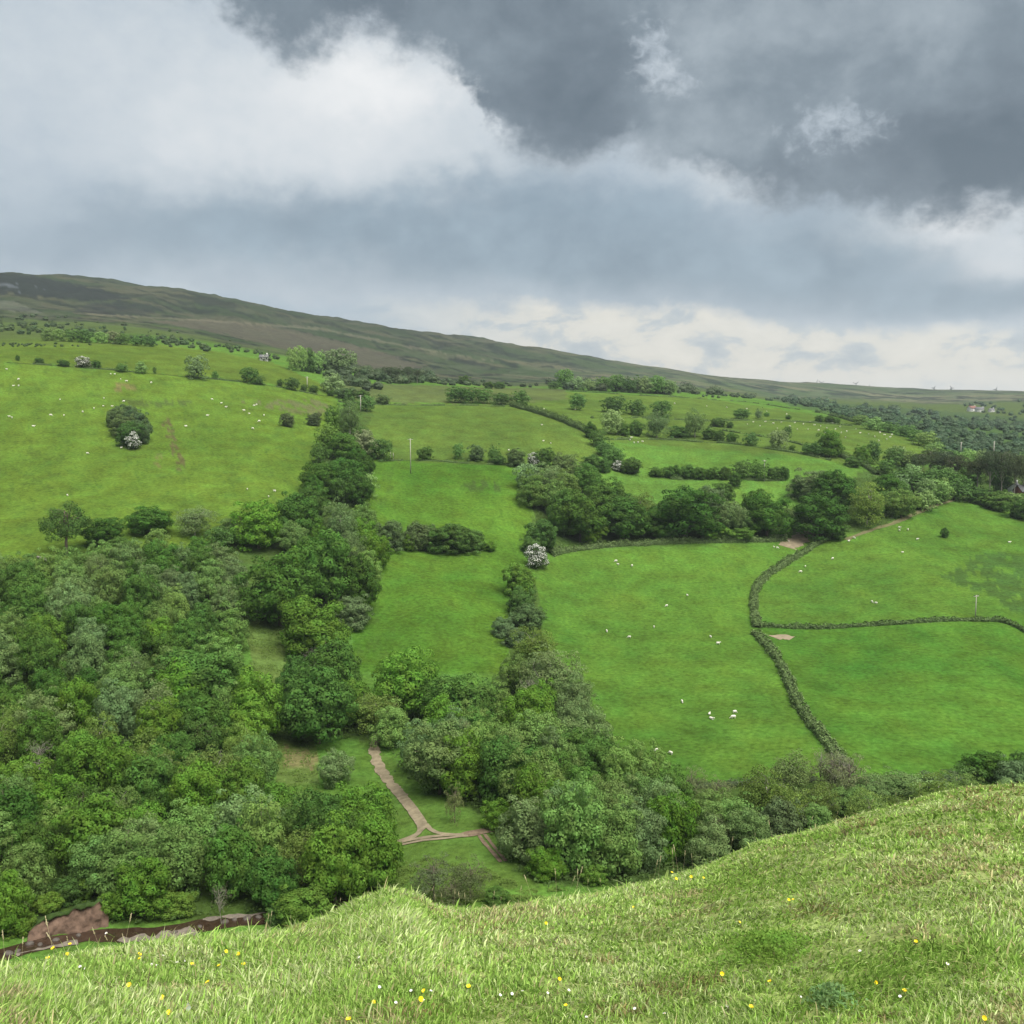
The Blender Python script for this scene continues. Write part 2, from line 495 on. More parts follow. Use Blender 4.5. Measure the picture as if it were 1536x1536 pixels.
# woodland floor
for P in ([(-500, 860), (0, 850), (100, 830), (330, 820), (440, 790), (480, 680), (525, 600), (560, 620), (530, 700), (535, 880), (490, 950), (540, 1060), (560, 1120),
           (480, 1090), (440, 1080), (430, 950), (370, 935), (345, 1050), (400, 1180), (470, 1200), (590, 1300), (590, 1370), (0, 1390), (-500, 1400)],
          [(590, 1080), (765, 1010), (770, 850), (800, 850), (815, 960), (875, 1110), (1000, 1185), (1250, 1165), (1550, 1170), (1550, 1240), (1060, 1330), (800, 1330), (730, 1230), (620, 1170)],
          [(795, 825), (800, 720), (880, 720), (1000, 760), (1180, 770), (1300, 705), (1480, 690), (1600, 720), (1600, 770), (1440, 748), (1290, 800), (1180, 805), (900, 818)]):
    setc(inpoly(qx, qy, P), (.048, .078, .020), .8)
setc(inpoly(qx, qy, [(365, 935), (430, 930), (430, 1010), (470, 1100), (480, 1180), (420, 1180), (385, 1050)]), (.085, .125, .032), .9)
setc(inpoly(qx, qy, [(425, 1120), (475, 1130), (470, 1155), (425, 1150)]), (.17, .13, .07), .6)
setc(inpoly(qx, qy, [(560, 1120), (740, 1235), (840, 1330), (580, 1330), (585, 1200)]), (.075, .135, .026), .9)
# the near bank
ZG, RB = z_fg(GA, GR)
near = (GR < 30) * 1.0
fgn = fbm(GX / .8, GY / .8, 121, 4)[..., None]
fg = np.array([.210, .300, .080]) * (1 - fgn) + np.array([.280, .310, .125]) * fgn
C = C * (1 - near[..., None]) + fg * near[..., None]
steep = (GR >= 30) & (GR < 112)
setc(steep, (.080, .120, .03), .9)

# ------------------------------------------------------------------ ground mesh
nr, na = GX.shape
V = np.stack([GX, GY, GZ], -1).reshape(-1, 3)
i = np.arange(nr - 1)[:, None] * na; j = np.arange(na - 1)[None]
Q = np.stack([i + j, i + na + j, i + na + j + 1, i + j + 1], -1).reshape(-1, 4)[:, ::-1]
V = np.vstack([V, [[0, 0, float(GZ[0].mean())]]]); cc = len(V) - 1
jj = np.arange(na - 1); T = np.stack([np.full(na - 1, cc), jj + 1, jj], -1)
m, nt = new_mat('land')
at = nt.node('ShaderNodeAttribute', attribute_name='landcol').outputs['Color']
pos = nt.node('ShaderNodeNewGeometry').outputs['Position']
f1, _ = nt.noise(pos, .9, 5, .65); f2, _ = nt.noise(pos, .12, 4, .55); f3, _ = nt.noise(pos, 9., 4, .6)
fl, _ = nt.noise(pos, .45, 3, .6)
k = nt.math('MULTIPLY', nt.maprange(f1, .3, .7, .62, 1.38), nt.maprange(f2, .3, .7, .80, 1.2))
k = nt.math('MULTIPLY', k, nt.maprange(f3, .3, .7, .75, 1.25))
k = nt.math('MULTIPLY', k, nt.maprange(fl, .60, .72, 1., .75))
c = nt.mix(1., at, k, 'MULTIPLY')
hs = nt.node('ShaderNodeHueSaturation'); nt.l.new(nt.maprange(f2, .3, .7, .49, .51), hs.inputs['Hue']); nt.l.new(c, hs.inputs['Color'])
finish(nt, bsdf(nt, hs.outputs[0], 1., .0, bump(nt, f1, .6, .5)))
me = mesh_arrays('ground', V, [Q, T[:, ::-1]], m, smooth=True)
ca = me.color_attributes.new('landcol', 'FLOAT_COLOR', 'POINT')
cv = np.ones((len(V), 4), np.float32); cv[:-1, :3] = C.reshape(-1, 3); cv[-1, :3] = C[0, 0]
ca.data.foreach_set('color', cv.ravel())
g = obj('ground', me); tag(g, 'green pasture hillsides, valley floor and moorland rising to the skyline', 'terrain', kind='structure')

# ------------------------------------------------------------------ draped strips: tracks, stream, bare earth


def resample(P, step):
    P = np.asarray(P, float); d = np.r_[0, np.cumsum(np.linalg.norm(np.diff(P[:, :2], axis=0), axis=1))]
    n = max(2, int(d[-1] / step) + 1); s = np.linspace(0, d[-1], n)
    # smooth Catmull-like through cubic interpolation of chord positions
    Q = np.stack([np.interp(s, d, P[:, k]) for k in range(P.shape[1])], -1)
    kk = max(1, int(n / len(P) / 2))
    if kk > 1:
        ker = np.ones(2 * kk + 1) / (2 * kk + 1)
        Qp = np.vstack([np.repeat(Q[:1], kk, 0), Q, np.repeat(Q[-1:], kk, 0)])
        Q = np.stack([np.convolve(Qp[:, k], ker, 'valid') for k in range(Q.shape[1])], -1)
    return Q


def strip(name, pix, width, mat, lift=.06, step=.6, across=5, jag=.25, seed=1, builder=None):
    P = np.array([ground(*p)[0] for p in pix]); Q = resample(P, step)
    D = np.gradient(Q[:, :2], axis=0); D /= np.linalg.norm(D, axis=1)[:, None] + 1e-9
    N = np.stack([-D[:, 1], D[:, 0]], -1)
    n = len(Q); r = np.random.default_rng(seed)
    wl = width * (1 + jag * (fbm(np.arange(n) * .28, np.zeros(n), seed, 3) - .5) * 2); wr = width * (1 + jag * (fbm(np.arange(n) * .28, np.ones(n) * 9, seed + 5, 3) - .5) * 2)
    if np.ndim(width) == 0: pass
    u = np.linspace(-.5, .5, across)
    off = np.where(u < 0, 1, 0)[None] * u[None] * wl[:, None] + np.where(u >= 0, 1, 0)[None] * u[None] * wr[:, None]
    X = Q[:, None, 0] + N[:, None, 0] * off; Y = Q[:, None, 1] + N[:, None, 1] * off
    Z = hxy(X, Y) + lift - .10 * lift * (np.abs(u) > .49)[None]
    V = np.stack([X, Y, Z], -1).reshape(-1, 3)
    i = np.arange(n - 1)[:, None] * across; j = np.arange(across - 1)[None]
    F = np.stack([i + j, i + j + 1, i + across + j + 1, i + across + j], -1).reshape(-1, 4)
    mb = builder or MB()
    mb.add(V, F)
    if builder: return None
    return mb.build(name, mat, smooth=True)


mb = MB()
trk = [(578, 1084), (568, 1100), (562, 1112), (560, 1125), (568, 1150), (585, 1175), (605, 1198), (622, 1220), (633, 1238), (634, 1248), (618, 1258), (584, 1268)]
strip('', trk[:7], 1.9, M_TRACK, .13, .4, 7, .55, 3, mb)
for dx in (-4, 5):
    strip('', [(x + dx * (1 if y < 1240 else .4), y + (0 if y < 1240 else -dx * .45)) for x, y in trk[5:]], .95, M_TRACK, .15, .5, 4, .3, 5 + dx, mb)
strip('', [(584, 1267), (620, 1260), (660, 1255), (700, 1252)], .8, M_TRACK, .16, .5, 4, .3, 15, mb)
strip('', [(600, 1268), (625, 1263), (662, 1259), (705, 1254)], .7, M_TRACK, .14, .5, 4, .3, 16, mb)
strip('', [(637, 1236), (648, 1247), (665, 1252), (690, 1253)], .8, M_TRACK, .12, .5, 4, .3, 17, mb)
o = mb.build('path', M_TRACK, smooth=True); tag(o, 'sandy farm track with twin wheel ruts winding out of the trees', 'track', kind='structure')
mb = MB()
strip('', [(718, 1253), (726, 1264), (740, 1280), (752, 1295)], .55, M_MUD, .12, .5, 4, .4, 18, mb)
strip('', [(726, 1251), (735, 1263), (748, 1278), (760, 1294)], .55, M_MUD, .12, .5, 4, .4, 19, mb)
strip('', [(690, 1254), (715, 1250), (742, 1244)], 2.2, M_MUD, .10, .5, 5, .4, 20, mb)
o = mb.build('path', M_MUD, smooth=True); tag(o, 'brown muddy wheel ruts running down through the grass', 'track', kind='structure')
o = strip('path', [(1180, 822), (1195, 811), (1208, 803), (1220, 797)], 7, simple_mat('pink_earth', (.235, .195, .130), .95, .1, .25, .6), .08, .6, 7, .6, 23)
tag(o, 'bare pinkish earth trodden in the field gateway', 'bare earth', kind='structure')
o = strip('path', [(1160, 957), (1172, 955), (1190, 958)], 4.5, bpy.data.materials['pink_earth'], .08, .5, 7, .5, 25)
tag(o, 'bare pale earth patch beside the hedge junction', 'bare earth', kind='structure')
o = strip('path', [(1265, 812), (1300, 797), (1345, 784), (1385, 766), (1412, 755), (1438, 748)], 2.2, simple_mat('worn_grass', (.13, .125, .06), .95, .1, .3, .5), .08, 1., 5, .6, 27)
tag(o, 'worn pale path along the top hedge of the right field', 'path', kind='structure')

m, nt = new_mat('brown_water')
tcw = nt.node('ShaderNodeNewGeometry').outputs['Position']
f, _ = nt.noise(tcw, 1.6, 4, .6)
c = nt.ramp(f, [(.3, (.026, .016, .010)), (.7, (.055, .034, .022))])
finish(nt, bsdf(nt, c, .12, .5, bump(nt, f, .35, .1)))
M_WATER = m
o = strip('stream', [(-90, 1462), (-20, 1440), (30, 1424), (70, 1414), (110, 1408), (150, 1402), (200, 1404), (250, 1398), (290, 1390), (330, 1386), (380, 1381), (430, 1374), (500, 1360), (600, 1345)], 3.6, M_WATER, .07, .8, 6, .3, 31)
tag(o, 'narrow peat brown stream along the valley floor', 'stream', kind='structure')
mb = MB()
strip('', [(172, 1413), (200, 1410), (225, 1408), (250, 1404), (275, 1398), (292, 1393)], 2.4, M_GRAVEL, .10, .4, 6, 1.5, 33, mb)
strip('', [(20, 1434), (60, 1424), (95, 1417), (120, 1412)], 1.3, M_GRAVEL, .10, .4, 6, 1.5, 34, mb)
strip('', [(300, 1380), (350, 1375), (405, 1369)], 1.0, M_GRAVEL, .10, .4, 6, 1.6, 35, mb)
o = mb.build('riverbank', M_GRAVEL, smooth=True); tag(o, 'pale gravel shoals at the edge of the brown stream', 'gravel', kind='structure')

# eroded red earth bank: steep scarp with a turfed back
P0 = np.array([ground(x, y)[0] for x, y in [(38, 1414), (58, 1409), (85, 1405), (112, 1402), (138, 1397), (165, 1388)]]); Qb = resample(P0, .22)
hgt = np.interp(np.linspace(0, 1, len(Qb)), [0, .1, .3, .6, .85, 1], [.4, 1.2, 1.8, 2.5, 2.9, 1.9]) * (1 + .7 * (fbm(np.arange(len(Qb)) * .14, np.zeros(len(Qb)), 5, 3) - .5))
rows = []
away = np.array([-.33, .94])
for k, (dd, hh) in enumerate([(-.1, -.4), (.2, .05), (.5, .16), (.8, .3), (1.0, .42), (1.2, .55), (1.5, .68), (1.7, .82), (1.8, .93), (1.7, 1.0), (2.6, 1.08), (4.0, .7), (6.5, -.1)]):
    jt = (fbm(np.arange(len(Qb)) * .16, np.full(len(Qb), k * .55), 77, 5, .62) - .5) * (2.2 if 0 < k < 10 else .2)
    xy = Qb[:, :2] + away * (dd + jt)[:, None]
    rows.append(np.column_stack([xy, Qb[:, 2] + hh * hgt - (.1 if hh < 0 else 0)]))
n = len(Qb); V = np.vstack(rows)
i = np.arange(len(rows) - 1)[:, None] * n; j = np.arange(n - 1)[None]
F = np.stack([i + j, i + j + 1, i + n + j + 1, i + n + j], -1).reshape(-1, 4)
me = mesh_arrays('riverbank', V, F, M_EARTH, True)
M_TURF = simple_mat('bank_turf', (.034, .060, .015), .95, .1, .3, 1.2, .6)
me.materials.append(M_TURF)
mi = np.zeros(len(me.polygons), np.int32); mi[9 * (n - 1):] = 1; me.polygons.foreach_set('material_index', mi)
o = obj('riverbank', me); tag(o, 'eroded red brown earth bank above the stream', 'bank', kind='structure')

# boulders along the stream
M_ROCK = simple_mat('wet_rock', (.085, .072, .060), .7, .35, .4, 3, .6)
rk = []
for q in range(3):
    mb = MB(); mb.ball((0, 0, 0), (1, .8, .6), 12, 8); v = np.vstack(mb.V); v = v * (1 + .5 * (fbm(v[:, :1] * 1.3 + 5 * q, v[:, 1:2] * 1.3 + v[:, 2:3], 7 + q, 3) - .5)); mb.V = [v]
    rk.append(mb.mesh('boulder', M_ROCK, True))
for q, (px, py, sz) in enumerate([(12, 1432, .8), (26, 1428, .6), (44, 1417, .7), (60, 1418, .5), (84, 1411, .6), (118, 1404, .5), (262, 1400, .6), (300, 1391, .45), (338, 1384, .7), (352, 1381, .5), (371, 1379, .8), (388, 1377, .6), (404, 1373, .8), (424, 1384, .9)]):
    P, R = ground(px, py); o = obj('boulder', rk[q % 3]); o.location = P + np.array([0, 0, .1]); o.scale = (sz * .75,) * 3; o.rotation_euler.z = q * 1.7
    tag(o, 'dark wet boulder in the brown stream, %s from the left' % ['first', 'second', 'third', 'fourth', 'fifth', 'sixth', 'seventh', 'eighth', 'ninth', 'tenth', 'eleventh', 'twelfth', 'thirteenth', 'fourteenth'][q], 'boulder', 'boulders along the stream')

# ------------------------------------------------------------------ trees


def unit(v): return v / (np.linalg.norm(v, axis=-1, keepdims=True) + 1e-9)


def leaf_geo(P, N, size, r, wide=.62):
    T = unit(np.cross(N, unit(r.normal(size=N.shape)))); B = np.cross(N, T)
    s = size[:, None]
    V = np.stack([P + T * s, P + B * s * wide, P - T * s, P - B * s * wide], 1).reshape(-1, 3)
    return V, np.arange(len(V)).reshape(-1, 4)


def crown_geo(seed, cz, rad, nl, lr, per, leaf, jit=.55, inner=600, low=-.75, squash=.8, rough=.16, topflat=0):
    """leaf faces on many lobes spread over an uneven ellipsoid; returns leaf arrays and lobe centres"""
    r = np.random.default_rng(seed)
    d = []
    while len(d) < nl:
        v = unit(r.normal(size=3))
        if v[2] > low and all(np.dot(v, q) < .975 for q in d[-40:]): d.append(v)
    d = np.array(d)
    # uneven outline
    ph = r.uniform(0, 6.28, 6)
    az = np.arctan2(d[:, 1], d[:, 0])
    wob = 1 + rough * (np.sin(az * 2 + ph[0]) * .5 + np.sin(az * 3 + ph[1]) * .4 + np.sin(d[:, 2] * 4 + ph[2]) * .5) + r.normal(0, rough * .55, nl)
    rr = r.uniform(lr[0], lr[1], nl)
    L = d * np.array(rad) * (wob * (1 - rr / max(rad) * .55))[:, None]
    k2 = nl // 4
    L2 = unit(r.normal(size=(k2, 3))) * np.array(rad) * r.uniform(.2, .6, k2)[:, None]
    L = np.vstack([L, L2]); rr = np.r_[rr, r.uniform(lr[0], lr[1], k2) * 1.2]
    L[:, 2] += cz
    Ps, Ns, Ss = [], [], []
    for c, q in zip(L, rr):
        m_ = int(per * (q / lr[1]) ** 2 * r.uniform(.75, 1.15)) + 6
        v = unit(r.normal(size=(m_ * 2, 3)))
        out = unit(c - np.array([0, 0, cz - .15]))
        keep = (v @ out + v[:, 2] * .5 + r.normal(0, .35, len(v))) > -.15
        v = v[keep][:m_]
        # sub-lobed surface
        bum = 1 + .20 * np.sin(v[:, 0] * 7 + q * 90) * np.sin(v[:, 1] * 7 + c[0] * 40) + r.normal(0, .07, len(v))
        p = c + v * (q * bum)[:, None] * np.array([1, 1, squash])
        Ps.append(p); Ns.append(unit(v + out * .25 + r.normal(0, jit, v.shape)))
        Ss.append(leaf * r.uniform(.65, 1.35, len(v)))
    if inner:
        v = unit(r.normal(size=(inner, 3))) * (r.uniform(0, 1, inner) ** .5 * .8)[:, None] * np.array(rad)
        v[:, 2] += cz; Ps.append(v); Ns.append(unit(r.normal(size=v.shape))); Ss.append(np.full(inner, leaf * 2.1))
    P = np.vstack(Ps); N = np.vstack(Ns); S = np.concatenate(Ss)
    P[:, 2] = np.where(P[:, 2] < .02, .02 + r.uniform(0, .05, len(P)), P[:, 2])
    return P, N, S, L, r


def limb(a, b, r, bend=.06, n=6):
    t = np.linspace(0, 1, n)[:, None]
    k = r.normal(0, bend, 3)
    return a + (b - a) * t + np.sin(t * math.pi) * k + np.array([0, 0, .05]) * np.sin(t * math.pi)


def trunk_mesh(name, L, r, top, rad=.022, nlimb=9, mat=None, twigs=0):
    mb = MB()
    sway = r.normal(0, .02, (7, 2)); zs = np.linspace(-.03, top, 7)
    P = np.column_stack([np.cumsum(sway, 0) * np.linspace(0, 1, 7)[:, None], zs])
    R = np.linspace(rad, rad * .45, 7); R[0] = rad * 1.5; mb.tube(P, R, 8)
    idx = r.permutation(len(L))[:nlimb]
    for q in idx:
        f = r.uniform(.35, .95); k = f * 6; i0 = int(k); a = P[i0] + (P[min(i0 + 1, 6)] - P[i0]) * (k - i0)
        if L[q][2] < a[2] - .05: continue
        pts = limb(a, L[q], r); r0 = rad * .5 * (1 - f * .4)
        mb.tube(pts, np.linspace(r0, r0 * .22, len(pts)), 6)
        for _ in range(twigs):
            s = r.integers(2, 6); e = pts[s] + unit(r.normal(size=3) + np.array([0, 0, .7])) * r.uniform(.05, .16)
            mb.tube(limb(pts[s], e, r, .015, 4), np.linspace(r0 * .3, r0 * .08, 4), 4)
    return mb.mesh(name, mat or M_BARK, True)


PROTO = {}


def make_proto(key, seed, kw, top=.6, trad=.022, nlimb=9, bark=None, twigs=0, blossom=0.):
    P, N, S, L, r = crown_geo(seed, **kw)
    # normalise to unit height / width
    zmax = np.percentile(P[:, 2], 99.8); wx = np.percentile(np.hypot(P[:, 0], P[:, 1]), 98.5) * 2
    P = P / np.array([wx, wx, zmax]); L = L / np.array([wx, wx, zmax])
    bl = None
    if blossom > 0:
        pick = (r.uniform(size=len(P)) < blossom * np.clip(.35 + N[:, 2], .15, 1)) & (np.arange(len(P)) < len(P) - kw.get('inner', 0))
        V, F = leaf_geo(P[pick] + N[pick] * .012, N[pick], S[pick] * .75, r, .9)
        bl = mesh_arrays('blossom', V, F, M_BLOSSOM)
    V, F = leaf_geo(P, N, S, r)
    cm = mesh_arrays('crown', V, F, M_LEAF)
    tm = trunk_mesh('trunk', L, r, top, trad, nlimb, bark, twigs)
    PROTO.setdefault(key, []).append((cm, tm, bl))


RND = dict(cz=.52, rad=(.44, .44, .46), nl=86, lr=(.065, .145), per=190, leaf=.019, inner=600, jit=.26, rough=.28, low=-.85)
for s in range(5): make_proto('round', 100 + s, RND, .62)
DOME = dict(cz=.38, rad=(.46, .46, .54), nl=76, lr=(.07, .15), per=170, leaf=.022, inner=600, low=-.65, jit=.28, rough=.32)
for s in range(4): make_proto('dome', 200 + s, DOME, .4, .02)
AIRY = dict(cz=.55, rad=(.40, .40, .44), nl=74, lr=(.06, .135), per=115, leaf=.0155, jit=.55, inner=500, rough=.32, low=-.85)
for s in range(4): make_proto('airy', 300 + s, AIRY, .7, .020, 14, M_BARK_PALE, 2)
FINE = dict(cz=.50, rad=(.42, .42, .48), nl=96, lr=(.055, .12), per=150, leaf=.0175, jit=.34, inner=500, rough=.28, low=-.9)
for s in range(4): make_proto('fine', 400 + s, FINE, .65, .020, 8)
SPARSE = dict(cz=.56, rad=(.40, .40, .43), nl=58, lr=(.05, .11), per=80, leaf=.0145, jit=.7, inner=60, rough=.34, low=-.9)
for s in range(3): make_proto('sparse', 500 + s, SPARSE, .8, .020, 30, M_BARK, 4)
BARE = dict(cz=.60, rad=(.42, .42, .40), nl=34, lr=(.04, .08), per=9, leaf=.010, jit=.9, inner=0, rough=.3, low=-.4)
for s in range(2): make_proto('bare', 600 + s, BARE, .85, .014, 34, M_BARK_PALE, 6)
HAW = dict(cz=.48, rad=(.44, .44, .50), nl=50, lr=(.08, .17), per=170, leaf=.020, inner=700, low=-.8, jit=.4, rough=.28)
for s in range(2): make_proto('haw', 700 + s, HAW, .5, .022, 8, None, 0, .62)
PINE = dict(cz=.74, rad=(.44, .44, .26), nl=46, lr=(.07, .13), per=120, leaf=.014, jit=.8, inner=300, rough=.3, low=-.7, squash=.6)
for s in range(3): make_proto('pine', 800 + s, PINE, .9, .020, 20, M_BARK_PALE)
GAPPY = dict(cz=.64, rad=(.46, .46, .36), nl=40, lr=(.07, .14), per=170, leaf=.0145, jit=.45, inner=60, rough=.34, low=-.7)
for s in range(2): make_proto('gappy', 900 + s, GAPPY, .8, .026, 26, M_BARK, 2)

# kind -> prototype, tint, look words, category, object name
KIND = {
 'oak':    ('round', (0.073, 0.156, 0.028), 'dark green rounded', 'broadleaf_tree'),
 'oak2':   ('round', (0.094, 0.190, 0.037), 'mid green rounded', 'broadleaf_tree'),
 'bright': ('round', (0.127, 0.247, 0.034), 'fresh bright green', 'broadleaf_tree'),
 'olive':  ('airy', (0.165, 0.247, 0.057), 'yellowish green loose', 'broadleaf_tree'),
 'ash':    ('airy', (0.177, 0.259, 0.092), 'pale green feathery', 'broadleaf_tree'),
 'grey':   ('fine', (.172, .262, .094), 'sage green fine leaved', 'broadleaf_tree'),
 'fine':   ('fine', (.172, .285, .074), 'soft green fine leaved', 'broadleaf_tree'),
 'shrub':  ('dome', (0.090, 0.172, 0.039), 'dark green domed', 'shrub'),
 'gshrub': ('dome', (0.127, 0.196, 0.076), 'sage green domed', 'shrub'),
 'bshrub': ('dome', (0.142, 0.253, 0.041), 'bright green domed', 'shrub'),
 'brown':  ('dome', (.115, .165, .066), 'dark brownish', 'shrub'),
 'sparse': ('sparse', (0.189, 0.241, 0.098), 'thinly leaved pale', 'broadleaf_tree'),
 'scrub':  ('sparse', (0.142, 0.172, 0.076), 'thin twiggy dull green', 'broadleaf_tree'),
 'bare':   ('bare', (0.260, 0.253, 0.172), 'nearly leafless grey', 'bare_tree'),
 'haw':    ('haw', (0.094, 0.138, 0.052), 'white blossoming', 'hawthorn_tree'),
 'pine':   ('pine', (0.083, 0.115, 0.053), 'tall dark bare trunked', 'pine_tree'),
 'gappy':  ('gappy', (0.094, 0.167, 0.039), 'tall gappy dark green', 'broadleaf_tree'),
}
TREES = []     # (root, px, py_mid, look, name)
_cnt = {}


def plant(kind, P, w, h, var=1.0):
    key, tint, look, name = KIND[kind]
    c = _cnt.get(key, 0); _cnt[key] = c + 1
    cm, tm, bl = PROTO[key][c % len(PROTO[key])]
    root = empty(name, P - np.array([0, 0, .15])); root.rotation_euler.z = rng.uniform(0, 6.28); root.scale = (w, w, h)
    o = obj('crown', cm, root)
    t = np.array(tint) * rng.uniform(.82, 1.16) * np.array([rng.uniform(.92, 1.08), 1, rng.uniform(.9, 1.1)])
    o.color = (*t, 1)
    obj('trunk', tm, root)
    if bl: obj('blossom', bl, root)
    px, py = project(P[0], P[1], P[2] + h * .5)
    TREES.append((root, float(px), float(py), look, name))
    return root


def T(kind, px, base, w, h):
    P, r = ground(px, base); k = ppm(P)
    return plant(kind, P, w / k * 1.04, h / k)


